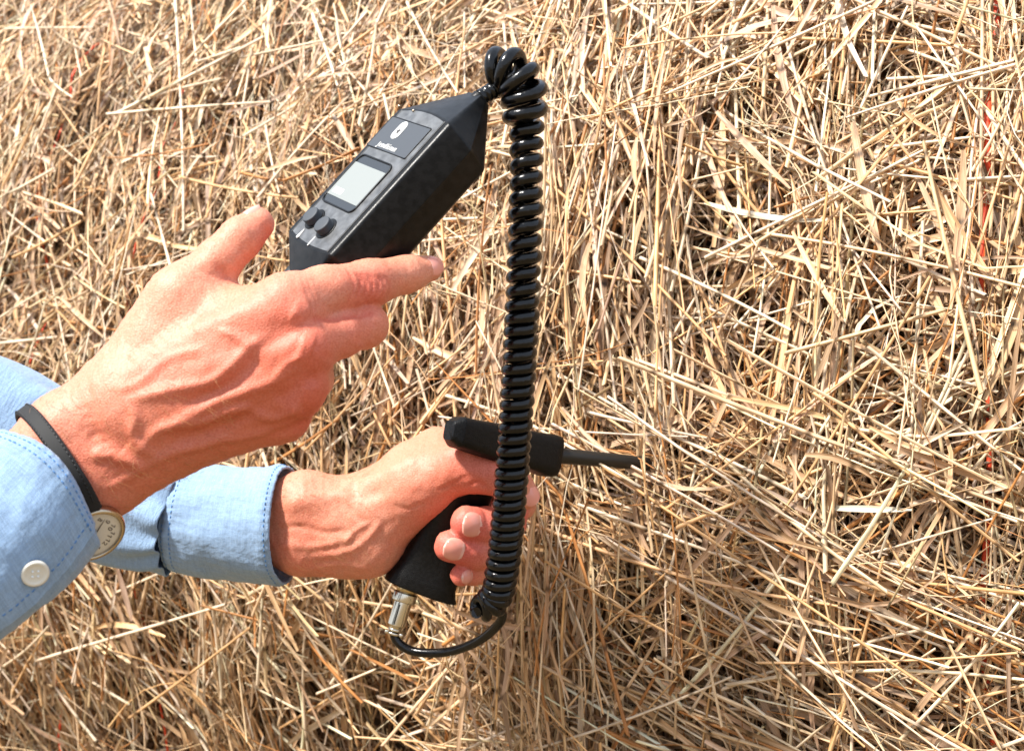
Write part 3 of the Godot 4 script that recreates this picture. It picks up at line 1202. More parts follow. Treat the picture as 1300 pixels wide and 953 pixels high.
func build_cable() -> void:
	var tip := mo + mu * 0.070 - mn * 0.0155
	var t := thing("coiled_cable", "black coiled cable hanging from the meter down to the probe grip", "cable", P(655, 780, 0.69))
	var mb := MB.new()
	# ribbed sleeve where it leaves the meter
	var relief_end := P(643, 105, 0.648)
	var ax := (relief_end - tip).normalized()
	var prof := [[0.0, 0.001], [0.0, 0.0043]]
	for k in 5:
		var b := 0.0005 + k * 0.0027
		prof.append_array([[b + 0.0003, 0.0043], [b + 0.0019, 0.0043], [b + 0.0021, 0.0037], [b + 0.0026, 0.0037]])
	prof.append_array([[0.0145, 0.0036], [0.0185, 0.0033], [0.0185, 0.001]])
	mb.lathe(tip, ax, prof, 28)
	obj("strain_relief", mb.mesh(), M.rubber, t)
	# the coil follows a curved axis; its pitch narrows downwards
	var axis := spline([P(626, 92, 0.654), P(638, 88, 0.650), P(651, 92, 0.646), P(661, 106, 0.645), P(667, 128, 0.647), P(668.5, 170, 0.65), P(668, 240, 0.65), P(666, 320, 0.652), P(662, 410, 0.656), P(657, 500, 0.662), P(650, 600, 0.67), P(642, 690, 0.68), P(635, 738, 0.686), P(630, 757, 0.689), P(619, 768, 0.690), P(603, 770, 0.687)], 60)
	var pts := PackedVector3Array()
	var radii := PackedFloat32Array()
	var phase := -0.6
	var t0 := (axis[1] - axis[0]).normalized()
	var s := t0.cross(Vector3.BACK).normalized()
	var length := 0.0
	var whole := 0.0
	for i in axis.size() - 1:
		whole += axis[i].distance_to(axis[i + 1])
	# straight piece out of the sleeve into the first loop
	var loops := []
	for i in axis.size() - 1:
		var seg := axis[i + 1] - axis[i]
		var tt := seg.normalized()
		var k := 4
		for j in k:
			var q := length / whole
			s = (s - tt * s.dot(tt)).normalized()
			var b := tt.cross(s)
			var pitch := lerpf(0.0086, 0.0056, smoothstep(0.12, 0.72, q))
			if q < 0.1:
				pitch = 0.0070
			if q > 0.93:
				pitch = 0.0047
			var r := lerpf(0.0056, 0.0062, smoothstep(0.2, 0.8, q))
			r += 0.0040 * exp(-pow((q - 0.118) / 0.009, 2.0)) + 0.00035 * noise.get_noise_1d(q * 2400.0) + 0.0007 * sin(q * 21.0) * (1.0 - smoothstep(0.1, 0.3, q))
			if q < 0.1:
				r += 0.0026
			pitch *= 1.0 + 0.14 * noise2.get_noise_1d(q * 1500.0)
			r *= lerpf(1.0, 0.55, smoothstep(0.972, 1.0, q))
			phase += seg.length() / k / pitch * TAU
			pts.push_back(axis[i] + seg * (float(j) / k) + (s * cos(phase) + b * sin(phase)) * r)
			radii.push_back(lerpf(0.00345, 0.00292, smoothstep(0.1, 0.75, q)))
			length += seg.length() / k
	var coil_end := pts[pts.size() - 1]
	var dense := PackedVector3Array()
	var dr := PackedFloat32Array()
	# the piece that leads from the sleeve into the first turn
	var lead := spline([relief_end - ax * 0.003, relief_end + ax * 0.006, pts[0] + (pts[0] - pts[6]) * 0.8 + Vector3(0.004, -0.003, -0.004), pts[0]], 12)
	for i in lead.size() - 1:
		dense.push_back(lead[i]); dr.push_back(0.0032)
	var last := Vector3.INF
	for i in pts.size():
		if last == Vector3.INF or last.distance_to(pts[i]) > 0.0016:
			dense.push_back(pts[i]); dr.push_back(radii[i])
			last = pts[i]
	mb = MB.new()
	mb.tube(dense, dr, 12)
	obj("coil", mb.mesh(), M.rubber, t)
	# the straight end, from the coil to the plug under the grip
	mb = MB.new()
	var run := spline([coil_end, P(622, 766, 0.697), P(637, 777, 0.700), P(632, 793, 0.706), P(606, 814, 0.718), P(570, 827, 0.730), P(532, 828, 0.738), P(511, 820, 0.741), P(501, 808, 0.742), P(502, 797, 0.742)], 14)
	mb.tube(run, 0.0026, 14)
	obj("straight_lead", mb.mesh(), M.rubber, t)


# ------------------------------------------------------------------ the probe
func build_probe() -> void:
	var back := P(570, 546, 0.703)
	var front := P(703, 576.5, 0.747)
	var d := (front - back).normalized()
	var t := thing("moisture_probe", "black pistol-grip probe with a dark metal rod pushed into the straw", "probe", P(531, 750, 0.745))
	var side := d.cross(Vector3.UP).normalized()
	var up := side.cross(d).normalized()
	var whole := back.distance_to(front)
	var mb := MB.new()
	var rings := []
	# barrel: rounded box section, flared at the muzzle; the back end is a bevelled facet
	for q in [[0.0, 4.8, 5.2, 0.0], [0.0006, 5.2, 5.6, 0.0], [0.0044, 7.9, 8.2, 0.0], [0.0054, 8.2, 8.6, 0.0], [0.012, 8.4, 8.8, -0.2], [0.4, 8.8, 10.4, -0.9], [0.62, 8.6, 10.6, -1.0], [0.78, 9.2, 11.0, -1.0], [0.93, 10.0, 12.2, -1.4], [0.985, 9.6, 11.8, -1.2], [1.0, 8.2, 10.0, -1.0]]:
		var along: float = q[0] if q[0] < 0.02 and q[0] > 0.0 else q[0] * whole
		var ring := PackedVector3Array()
		for j in 32:
			var a := TAU * j / 32.0
			var ex := 2.0 / 4.2
			var cx := signf(cos(a)) * pow(absf(cos(a)), ex)
			var cy := signf(sin(a)) * pow(absf(sin(a)), ex)
			ring.push_back(back + d * along + side * (cx * q[1] * 0.001) + up * (cy * q[2] * 0.001 + q[3] * 0.001))
		rings.push_back(ring)
	mb.loft(rings)
	obj("barrel", mb.mesh(), M.grip, t)
	# grip
	mb = MB.new()
	rings = []
	var ga := P(612, 572, 0.728)
	var gpts := spline([ga, P(590, 622, 0.738), P(568, 668, 0.744), P(548, 712, 0.746), P(536, 738, 0.746), P(530, 749, 0.746)], 6)
	var wx := PackedFloat32Array([19, 17.5, 17.0, 18.0, 20.0, 20.4])
	var wz := PackedFloat32Array([8, 11.5, 12.5, 12.5, 13.0, 12.6])
	for i in gpts.size():
		var q := float(i) / (gpts.size() - 1) * 5.0
		var k := mini(int(q), 4)
		var fx := lerpf(wx[k], wx[k + 1], q - k) * 0.001
		var fz := lerpf(wz[k], wz[k + 1], q - k) * 0.001
		var ax := (gpts[mini(i + 1, gpts.size() - 1)] - gpts[maxi(i - 1, 0)]).normalized()
		# the foot slopes: fore part lower and further right
		var sx := (Vector3(0.93, -0.36, -0.05) if i > gpts.size() - 8 else Vector3(0.90, 0.36, -0.25).lerp(Vector3(0.93, -0.36, -0.05), float(i) / (gpts.size() - 8))).normalized()
		var sz := sx.cross(ax).normalized()
		var shrink := 1.0
		if i == gpts.size() - 1:
			shrink = 0.9
		var ring := PackedVector3Array()
		for j in 36:
			var a := TAU * j / 36.0
			var ex := 2.0 / 3.0
			var cx := signf(cos(a)) * pow(absf(cos(a)), ex)
			var cz := signf(sin(a)) * pow(absf(sin(a)), ex)
			var toe := 1.0 + (0.16 if cx > 0.0 else 0.0) * smoothstep(0.75, 1.0, q / 5.0) * cx
			ring.push_back(gpts[i] + sx * (cx * fx * toe * shrink) + sz * (cz * fz * shrink))
		rings.push_back(ring)
	mb.loft(rings)
	obj("grip", mb.mesh(), M.grip, t)
	# rod with a pointed tip inside the bale
	mb = MB.new()
	var rd := (P(818, 588, 0.778) - P(706, 578, 0.748)).normalized()
	var ro := P(706, 578, 0.748)
	var rl := ro.distance_to(P(818, 588, 0.778))
	mb.lathe(ro - rd * 0.006, rd, [[0.0, 0.001], [0.0, 0.0047], [rl, 0.0041], [rl + 0.008, 0.0041], [rl + 0.0083, 0.0005]], 24)
	obj("rod", mb.mesh(), M.rod, t)
	# plug under the grip
	var ca := P(517, 746, 0.744)
	var cd := (P(500, 803, 0.742) - ca).normalized()
	mb = MB.new()
	var pr := [[0.0, 0.001], [0.0, 0.0060], [0.0028, 0.0060], [0.003, 0.0068]]
	mb.lathe(ca, cd, [[-0.002, 0.001], [-0.002, 0.0058], [0.003, 0.0058], [0.003, 0.001]], 32)
	obj("socket_thread", mb.mesh(), M.brass, t)
	mb = MB.new()
	var ridge := []
	for q in [[0.0028, 0.0060], [0.0034, 0.0066], [0.0076, 0.0066], [0.0082, 0.0060]]:
		var ring := PackedVector3Array()
		var ss := cd.cross(Vector3.BACK).normalized()
		var bb := cd.cross(ss)
		for j in 96:
			var a := TAU * j / 96.0
			var r: float = q[1] + (0.00025 if j % 2 == 0 else 0.0)
			ring.push_back(ca + cd * q[0] + (ss * cos(a) + bb * sin(a)) * r)
		ridge.push_back(ring)
	mb.loft(ridge)
	obj("knurled_ring", mb.mesh(), M.chrome, t)
	mb = MB.new()
	mb.lathe(ca, cd, [[0.0075, 0.001], [0.0075, 0.0050], [0.0085, 0.0052], [0.0215, 0.0052], [0.0222, 0.0048], [0.0222, 0.0040], [0.0236, 0.0040], [0.0238, 0.0030], [0.0238, 0.001]], 36)
	var plug := obj("plug", mb.mesh(), M.chrome, t)
	mb = MB.new()
	var cs := cd.cross(Vector3.BACK).normalized()
	if cs.x > 0:
		cs = -cs
	var slot := PackedVector3Array([ca + cd * 0.0092 + Vector3.BACK * 0.0050 + cs * 0.0012, ca + cd * 0.0208 + Vector3.BACK * 0.0050 + cs * 0.0012])
	mb.tube(slot, 0.00045, 6)
	obj("slot", mb.mesh(), M.dark, plug)
	for k in 2:
		mb = MB.new()
		var o := ca + cd * (0.0236 + 0.0022 * k)
		mb.lathe(o, cd, [[0.0, 0.001], [0.0, 0.0034], [0.0004, 0.0040], [0.0014, 0.0040], [0.0018, 0.0034], [0.0018, 0.001]], 28)
		obj("clamp_ring", mb.mesh(), M.chrome, plug)
	for k in [-1, 1]:
		mb = MB.new()
		var o: Vector3 = ca + cd * 0.0265 + cs * (0.0042 * k) + Vector3.BACK * 0.0012
		mb.lathe(o - Vector3.BACK * 0.001, Vector3(0.1, 0.1, 1), [[0.0, 0.0005], [0.0, 0.0013], [0.0022, 0.0013], [0.0026, 0.0009], [0.0026, 0.0002]], 12)
		obj("clamp_screw", mb.mesh(), M.chrome, plug)


# ------------------------------------------------------------------ the person: arms, hands, shirt sleeves
func Z2(zx: float, zy: float) -> Array:          # notes taken on an enlarged part of the photo
	return [30.0 + zx / 2.269, 240.0 + zy / 2.269]


func zs(list: Array) -> Array:
	var out := []
	for q in list:
		out.push_back(Z2(q[0], q[1]))
	return out


func build_person() -> void:
	var who := thing("person", "person in a light blue shirt reaching in from the left with both hands", "person", Vector3(-0.62, 0.0, -0.62))
	var skin := lin(206, 137, 112)
	var red := lin(190, 74, 54)
	var rose := lin(206, 104, 86)
	var pale := lin(216, 152, 128)
	var mb := MB.new()
	# ---- right hand and forearm, nearer the lens
	var f := Flesh.new()
	var w1 := P(92, 550, 0.577)
	var w2 := P(130, 600, 0.577)
	f.bone(0, w1, 0.0178, P(-60, 674, 0.562), 0.0175)
	f.bone(0, w2, 0.0178, P(-30, 694, 0.562), 0.0175)
	f.bone(0, P(-60, 674, 0.562), 0.0175, P(-240, 800, 0.535), 0.023)
	f.bone(0, P(-30, 694, 0.562), 0.0175, P(-230, 830, 0.535), 0.023)
	# carpus
	f.bone(0, w1, 0.0175, P(160, 515, 0.576), 0.0160)
	f.bone(0, w2, 0.0172, P(186, 565, 0.578), 0.0150)
	# metacarpals
	f.bone(0, P(165, 505, 0.577), 0.0150, P(362, 392, 0.575), 0.0125)
	f.bone(0, P(172, 530, 0.574), 0.0145, P(381, 440, 0.573), 0.0122)
	f.bone(0, P(180, 552, 0.576), 0.0145, P(377, 490, 0.578), 0.0115)
	f.bone(0, P(186, 572, 0.580), 0.0135, P(358, 528, 0.587), 0.0103)
	# palm side
	f.bone(0, P(170, 520, 0.590), 0.0150, P(330, 412, 0.592), 0.0120)
	f.bone(0, P(190, 565, 0.594), 0.0150, P(340, 520, 0.600), 0.0110)
	# thumb base and web
	f.bone(0, P(150, 490, 0.582), 0.0150, P(228, 378, 0.586), 0.0128)
	f.bone(0, P(210, 428, 0.586), 0.0130, P(312, 404, 0.583), 0.0115)
	f.bone(0, P(245, 388, 0.590), 0.0080, P(300, 404, 0.586), 0.0085)
	# thumb
	f.bone(1, P(228, 378, 0.586), 0.0128, P(280, 328, 0.590), 0.0096)
	f.bone(1, P(280, 328, 0.590), 0.0096, P(305, 303, 0.594), 0.0092)
	f.bone(1, P(305, 303, 0.594), 0.0092, P(327, 284, 0.598), 0.0076)
	# index
	f.bone(2, P(364, 386, 0.576), 0.0132, P(412, 371, 0.587), 0.0114)
	f.bone(2, P(412, 371, 0.587), 0.0114, P(470, 359, 0.602), 0.0106)
	f.bone(2, P(470, 359, 0.602), 0.0106, P(517, 347.5, 0.617), 0.0084)
	f.bone(2, P(517, 347.5, 0.617), 0.0084, P(544, 341, 0.626), 0.0064)
	# middle
	f.bone(3, P(382, 440, 0.574), 0.0118, P(430, 424, 0.588), 0.0104)
	f.bone(3, P(430, 424, 0.588), 0.0104, P(464, 413, 0.600), 0.0098)
	f.bone(3, P(464, 413, 0.600), 0.0098, P(462, 414, 0.627), 0.0086)
	f.bone(3, P(462, 414, 0.627), 0.0086, P(440, 412, 0.643), 0.0074)
	# ring
	f.bone(4, P(378, 489, 0.579), 0.0114, P(396, 480, 0.612), 0.0096)
	f.bone(4, P(396, 480, 0.612), 0.0096, P(398, 468, 0.634), 0.0086)
	f.bone(4, P(398, 468, 0.634), 0.0086, P(388, 455, 0.648), 0.0074)
	# little finger
	f.bone(5, P(358, 528, 0.588), 0.0100, P(368, 518, 0.616), 0.0084)
	f.bone(5, P(368, 518, 0.616), 0.0084, P(376, 505, 0.632), 0.0074)
	f.bone(5, P(376, 505, 0.632), 0.0074, P(366, 490, 0.644), 0.0066)
	var blue := lin(188, 112, 90)
	# veins
	stroke(f, zs([[300, 610], [370, 592], [450, 575], [540, 556], [600, 510], [655, 455], [700, 420]]), 0.0014, 0.0025, blue, 0.25)
	stroke(f, zs([[560, 408], [610, 425], [655, 455]]), 0.0010, 0.0017, blue, 0.2)
	stroke(f, zs([[395, 690], [470, 655], [560, 612], [640, 582], [720, 552], [790, 505]]), 0.0015, 0.0027, blue, 0.25)
	stroke(f, zs([[330, 760], [380, 700], [440, 680], [520, 668], [580, 642], [640, 630], [690, 655], [740, 655], [790, 620]]), 0.0014, 0.0024, blue, 0.25)
	stroke(f, zs([[350, 800], [400, 772], [450, 752], [520, 738], [560, 722], [620, 716], [700, 698], [790, 665]]), 0.0012, 0.0024, blue, 0.2)
	stroke(f, zs([[300, 610], [320, 660], [310, 710], [340, 745], [380, 770]]), 0.0010, 0.0020, blue, 0.2)
	stroke(f, zs([[190, 770], [240, 765], [300, 782], [350, 800]]), 0.0014, 0.0026, blue, 0.15)
	stroke(f, zs([[240, 860], [300, 830], [350, 800]]), 0.0010, 0.0022)
	stroke(f, zs([[270, 580], [330, 560], [400, 500], [470, 470], [520, 470]]), 0.0007, 0.0022)
	stroke(f, zs([[720, 540], [760, 500], [800, 480]]), 0.0008, 0.0016)
	# tendons and the hollows between them
	stroke(f, zs([[260, 560], [420, 450], [560, 380], [700, 340]]), 0.0010, 0.0052)
	stroke(f, zs([[330, 640], [480, 540], [620, 480], [740, 450]]), 0.0006, 0.0045)
	stroke(f, zs([[480, 610], [560, 580], [640, 530], [690, 490]]), -0.0013, 0.0034)
	stroke(f, zs([[420, 730], [520, 700], [620, 668], [700, 610]]), -0.0012, 0.0032)
	stroke(f, zs([[620, 500], [700, 440], [770, 410], [850, 385]]), -0.0016, 0.0044)
	stroke(f, zs([[720, 610], [790, 570], [850, 530]]), -0.0014, 0.0036)
	stroke(f, zs([[700, 700], [770, 690], [825, 660]]), -0.0010, 0.0034)
	stroke(f, zs([[180, 700], [260, 720], [300, 745]]), -0.0010, 0.0040)
	# knuckles
	stroke(f, zs([[770, 350], [800, 360], [830, 350]]), 0.0010, 0.0060)
	stroke(f, zs([[790, 455], [830, 470]]), 0.0016, 0.0056)
	stroke(f, zs([[790, 570], [820, 560]]), 0.0012, 0.0050)
	stroke(f, zs([[770, 640], [800, 630]]), 0.0012, 0.0046)
	# joint creases on the index finger
	for k in 7:
		var x := 930.0 + k * 17.0
		stroke(f, zs([[x + 6, 238 + k * 2], [x + 20 + 3 * sin(k * 2.0), 262], [x + 22, 292], [x + 6, 316 - k]]), -0.00042 - 0.00018 * (k % 2), 0.0009, red, 0.25)
	stroke(f, zs([[985, 300], [1015, 305], [1045, 290]]), 0.0008, 0.0032)
	for k in 5:
		var x := 800.0 + k * 16.0
		stroke(f, zs([[x, 250 + k * 3], [x + 14, 290], [x + 30, 330], [x + 36, 350]]), -0.00022, 0.0009)
	# crease between index and middle, and thumb web
	stroke(f, zs([[840, 372], [880, 374], [930, 366], [1000, 358]]), -0.0008, 0.0016, red, 0.5)
	stroke(f, zs([[560, 225], [590, 262], [620, 262]]), -0.0008, 0.0022, red, 0.3)
	for k in 4:
		stroke(f, zs([[520 + k * 12, 170 - k * 16], [545 + k * 12, 195 - k * 16]]), -0.0003, 0.0008)
	for k in 9:
		var q := k / 8.0
		stroke(f, zs([[300 + 190 * q, 470 - 150 * q], [322 + 190 * q, 492 - 150 * q], [350 + 190 * q, 508 - 150 * q]]), -0.00022, 0.0008)
		stroke(f, zs([[150 + 12 * k, 640 + 26 * k], [178 + 11 * k, 630 + 25 * k], [205 + 10 * k, 640 + 22 * k]]), -0.00022, 0.0008)
	for k in 4:
		stroke(f, zs([[760 + k * 14, 430 + k * 4], [772 + k * 14, 452 + k * 4], [776 + k * 14, 474 + k * 4]]), -0.00025, 0.0009)
		stroke(f, zs([[760 + k * 14, 540 - k * 3], [776 + k * 14, 560 - k * 3], [780 + k * 14, 580 - k * 3]]), -0.00025, 0.0009)
	# skin over the thumb base
	for k in 5:
		stroke(f, zs([[490 + k * 14, 225 + k * 5], [520 + k * 14, 240 + k * 6], [545 + k * 12, 262 + k * 6]]), -0.0002, 0.0008)
	spot(f, 470, 366, 0.013, rose, 0.75)
	spot(f, 398, 448, 0.014, red, 0.5)
	spot(f, 365, 400, 0.016, rose, 0.6)
	spot(f, 395, 500, 0.014, red, 0.55)
	spot(f, 385, 535, 0.014, red, 0.55)
	spot(f, 340, 300, 0.010, rose, 0.6)
	spot(f, 455, 425, 0.014, rose, 0.5)
	spot(f, 330, 500, 0.034, rose, 0.35)
	spot(f, 120, 590, 0.022, rose, 0.35)
	spot(f, 540, 345, 0.009, pale, 0.4)
	spot(f, 230, 420, 0.030, pale, 0.4)  # top of the hand paler: its highlight is put into the skin colour
	var ruddy_shade := lin(188, 96, 66)  # ruddy skin, with the lower hand's shade and warm bounce painted in
	spot(f, 250, 545, 0.030, ruddy_shade, 0.6)
	spot(f, 330, 510, 0.026, ruddy_shade, 0.6)
	spot(f, 170, 590, 0.026, ruddy_shade, 0.4)
	spot(f, 300, 450, 0.018, rose, 0.3)
	spot(f, 205, 470, 0.010, rose, 0.35)
	spot(f, 262, 400, 0.007, rose, 0.3)
	f.build(mb, 0.0012, P(-110, 850, 0.62).min(Vector3(-0.30, 0.60, -0.68)), Vector3(-0.02, 0.84, -0.50), skin, noise)
	var thumb_a := P(305, 303, 0.594)
	var thumb_b := P(327, 284, 0.598)
	# ---- left hand and forearm, beyond
	var g := Flesh.new()
	g.K[0] = 0.012
	g.grain = Vector3(0.95, 0.3, 0.1)
	g.cross_grain = Vector3(-0.3, 0.95, 0.0)
	g.bone(0, P(388, 640, 0.746), 0.0168, P(330, 650, 0.752), 0.014)
	g.bone(0, P(384, 690, 0.746), 0.0160, P(330, 676, 0.752), 0.014)
	g.bone(0, P(330, 662, 0.753), 0.0155, P(160, 640, 0.763), 0.016)
	g.bone(0, P(388, 640, 0.746), 0.0168, P(440, 648, 0.748), 0.0172)
	g.bone(0, P(384, 690, 0.746), 0.0160, P(440, 692, 0.746), 0.0160)
	g.bone(0, P(440, 692, 0.746), 0.0160, P(472, 696, 0.744), 0.0146)
	g.bone(0, P(470, 690, 0.744), 0.0146, P(545, 622, 0.738), 0.0130)
	g.bone(0, P(436, 660, 0.746), 0.0180, P(530, 614, 0.738), 0.0160)
	g.bone(0, P(530, 614, 0.738), 0.0156, P(583, 593, 0.728), 0.0132)
	# index and middle metacarpals on the far side
	g.bone(0, P(446, 644, 0.760), 0.0150, P(556, 572, 0.764), 0.0126)
	g.bone(0, P(446, 664, 0.774), 0.0140, P(560, 600, 0.784), 0.0120)
	g.bone(0, P(452, 690, 0.772), 0.0140, P(545, 650, 0.788), 0.0110)
	g.bone(0, P(520, 590, 0.752), 0.0120, P(560, 578, 0.748), 0.0105)
	# thumb
	g.bone(1, P(583, 593, 0.728), 0.0130, P(612, 602, 0.722), 0.0098)
	g.bone(1, P(612, 602, 0.722), 0.0098, P(650, 613, 0.721), 0.0098)
	g.bone(1, P(650, 613, 0.721), 0.0098, P(666, 628, 0.723), 0.0082)
	# index: round the far side, its tip under the thumb
	g.bone(2, P(556, 572, 0.764), 0.0112, P(634, 610, 0.778), 0.0098)
	g.bone(2, P(634, 610, 0.778), 0.0098, P(660, 640, 0.762), 0.0088)
	g.bone(2, P(660, 640, 0.762), 0.0088, P(654, 650, 0.744), 0.0078)
	# middle, ring and little finger close round the front of the grip
	g.bone(3, P(560, 606, 0.784), 0.0112, P(634, 648, 0.782), 0.0098)
	g.bone(3, P(634, 648, 0.782), 0.0098, P(646, 664, 0.745), 0.0094)
	g.bone(3, P(646, 664, 0.745), 0.0094, P(622, 666, 0.727), 0.0096)
	g.bone(3, P(622, 669, 0.727), 0.0104, P(594, 664, 0.719), 0.0097)
	g.bone(4, P(552, 640, 0.786), 0.0108, P(620, 684, 0.780), 0.0094)
	g.bone(4, P(620, 684, 0.780), 0.0094, P(632, 698, 0.745), 0.0090)
	g.bone(4, P(632, 698, 0.745), 0.0090, P(606, 700, 0.727), 0.0092)
	g.bone(4, P(606, 700, 0.727), 0.0094, P(572, 693, 0.719), 0.0090)
	g.bone(5, P(546, 664, 0.786), 0.0096, P(602, 712, 0.778), 0.0082)
	g.bone(5, P(602, 712, 0.778), 0.0082, P(616, 724, 0.752), 0.0074)
	g.bone(5, P(616, 724, 0.752), 0.0074, P(601, 726, 0.735), 0.0068)
	g.bone(5, P(601, 726, 0.735), 0.0068, P(585, 730, 0.724), 0.0060)
	# creases and tendons of wrist and thumb
	stroke(g, [[352, 672], [380, 668], [410, 676], [440, 672]], -0.0007, 0.0016)
	stroke(g, [[356, 690], [390, 694], [420, 690], [450, 680]], 0.0008, 0.0022)
	stroke(g, [[400, 706], [440, 700], [468, 682], [484, 660]], 0.0009, 0.0022, blue, 0.3)
	stroke(g, [[438, 692], [448, 676], [470, 662]], 0.0007, 0.0016, blue, 0.25)
	stroke(g, [[360, 640], [410, 632], [450, 622]], 0.0012, 0.0050)
	stroke(g, [[455, 612], [490, 600], [530, 580]], 0.0010, 0.0050)
	stroke(g, [[440, 616], [462, 628], [490, 620]], -0.0010, 0.0050)
	stroke(g, [[400, 722], [430, 716], [470, 722]], 0.0005, 0.0018)
	stroke(g, [[575, 575], [590, 572], [604, 577]], 0.0010, 0.0050)
	for k in 6:
		stroke(g, [[556 + k * 7, 622 - k * 4], [570 + k * 6, 618 - k * 3], [582 + k * 6, 622 - k * 2]], -0.00030, 0.0010, red, 0.2)
	for k in 4:
		stroke(g, [[560 + k * 8, 556 + k * 4], [566 + k * 8, 566 + k * 4], [566 + k * 8, 576 + k * 4]], -0.00025, 0.0009)
	stroke(g, [[600, 641], [604, 656], [600, 676]], -0.0002, 0.0010)
	stroke(g, [[606, 690], [610, 700], [606, 712]], -0.0004, 0.0010)
	stroke(g, [[612, 690], [616, 700], [612, 712]], -0.0003, 0.0010)
	stroke(g, [[614, 648], [619, 662], [615, 680]], -0.0004, 0.0011)
	stroke(g, [[440, 640], [452, 654], [470, 664]], -0.0004, 0.0014)
	stroke(g, [[500, 640], [520, 646], [545, 634]], -0.0003, 0.0012)
	stroke(g, [[596, 616], [606, 612], [618, 618]], -0.0005, 0.0012, red, 0.3)
	var hot := lin(206, 90, 84)
	spot(g, 588, 590, 0.020, rose, 0.5)
	spot(g, 620, 604, 0.018, rose, 0.6)
	spot(g, 584, 672, 0.012, hot, 0.5)
	spot(g, 608, 668, 0.016, hot, 0.5)
	spot(g, 562, 704, 0.012, hot, 0.5)
	spot(g, 592, 700, 0.018, hot, 0.5)
	spot(g, 584, 734, 0.012, hot, 0.5)
	spot(g, 662, 655, 0.012, hot, 0.7)
	spot(g, 540, 650, 0.022, rose, 0.45)
	spot(g, 380, 700, 0.022, rose, 0.3)
	spot(g, 470, 630, 0.026, pale, 0.4)  # far hand's highlight painted in as paler skin
	spot(g, 682, 632, 0.008, pale, 0.6)
	g.build(mb, 0.0012, Vector3(-0.19, 0.62, -0.83), Vector3(0.05, 0.76, -0.68), skin, noise)
	mb.normals()
	var hair := MB.new()
	var hr := RandomNumberGenerator.new()
	hr.seed = 12
	var grown := 0
	while grown < 620:
		var i := hr.randi() % mb.v.size()
		var p := mb.v[i]
		var nn := mb.n[i]
		if nn.z < 0.05:
			continue
		var sx := 650.0 + p.x / -p.z * FOCAL
		var sy := 476.5 - (p.y - EYE) / -p.z * FOCAL
		var dir := Vector3.ZERO
		if p.z > -0.66:
			if sx > 300.0 or sx < 40.0 or sy < 470.0 + (sx - 200.0) * -0.2:
				continue
			dir = Vector3(0.75, -0.55, 0.0)
		else:
			if sx > 470.0 or sx < 350.0:
				continue
			dir = Vector3(0.8, -0.4, 0.0)
		grown += 1
		dir = (dir + Vector3(hr.randfn(0, 0.3), hr.randfn(0, 0.3), 0)).normalized()
		dir = (dir - nn * dir.dot(nn)).normalized()
		var l := hr.randf_range(0.004, 0.009)
		hair.tube(PackedVector3Array([p - nn * 0.0002, p + dir * l * 0.5 + nn * l * 0.22, p + dir * l + nn * l * 0.2]), PackedFloat32Array([0.00005, 0.000045, 0.00002]), 3, false)
	var body := obj("body", mb.mesh(), M.skin, who)
	obj("arm_hair", hair.mesh(), M.hair, body).set_meta("kind", "stuff")
	# fingernails
	nail(body, P(517, 347.5, 0.617), P(544, 341, 0.626), 0.0066, Vector3(0.75, 0.25, 0.6), 0.0105, 0.95, M.nail)
	nail(body, thumb_a, thumb_b, 0.0078, Vector3(-0.66, 0.70, 0.18), 0.0130, 0.9, M.nail)
	nail(body, P(650, 613, 0.721), P(666, 628, 0.723), 0.0083, Vector3(0.25, 0.2, 1.0), 0.0130, 0.9, M.nail)
	nail(body, P(622, 666, 0.727), P(594, 664, 0.719), 0.0098, Vector3(-0.15, 0.05, 1.0), 0.0125, 0.85, M.nail)
	nail(body, P(606, 700, 0.727), P(572, 693, 0.719), 0.0091, Vector3(-0.15, 0.0, 1.0), 0.0130, 0.85, M.nail)
	nail(body, P(601, 726, 0.735), P(585, 730, 0.724), 0.0061, Vector3(0.6, -0.1, 0.8), 0.0085, 0.85, M.nail)
	build_shirt(who)


# ring of an arm: centre, the two half axes, and how the cloth departs from it
func arm_frame(pts: PackedVector3Array, i: int, view: Vector3) -> Array:
	var t := (pts[mini(i + 1, pts.size() - 1)] - pts[maxi(i - 1, 0)]).normalized()
	var w := t.cross(view).normalized()
	return [t, w, w.cross(t).normalized()]


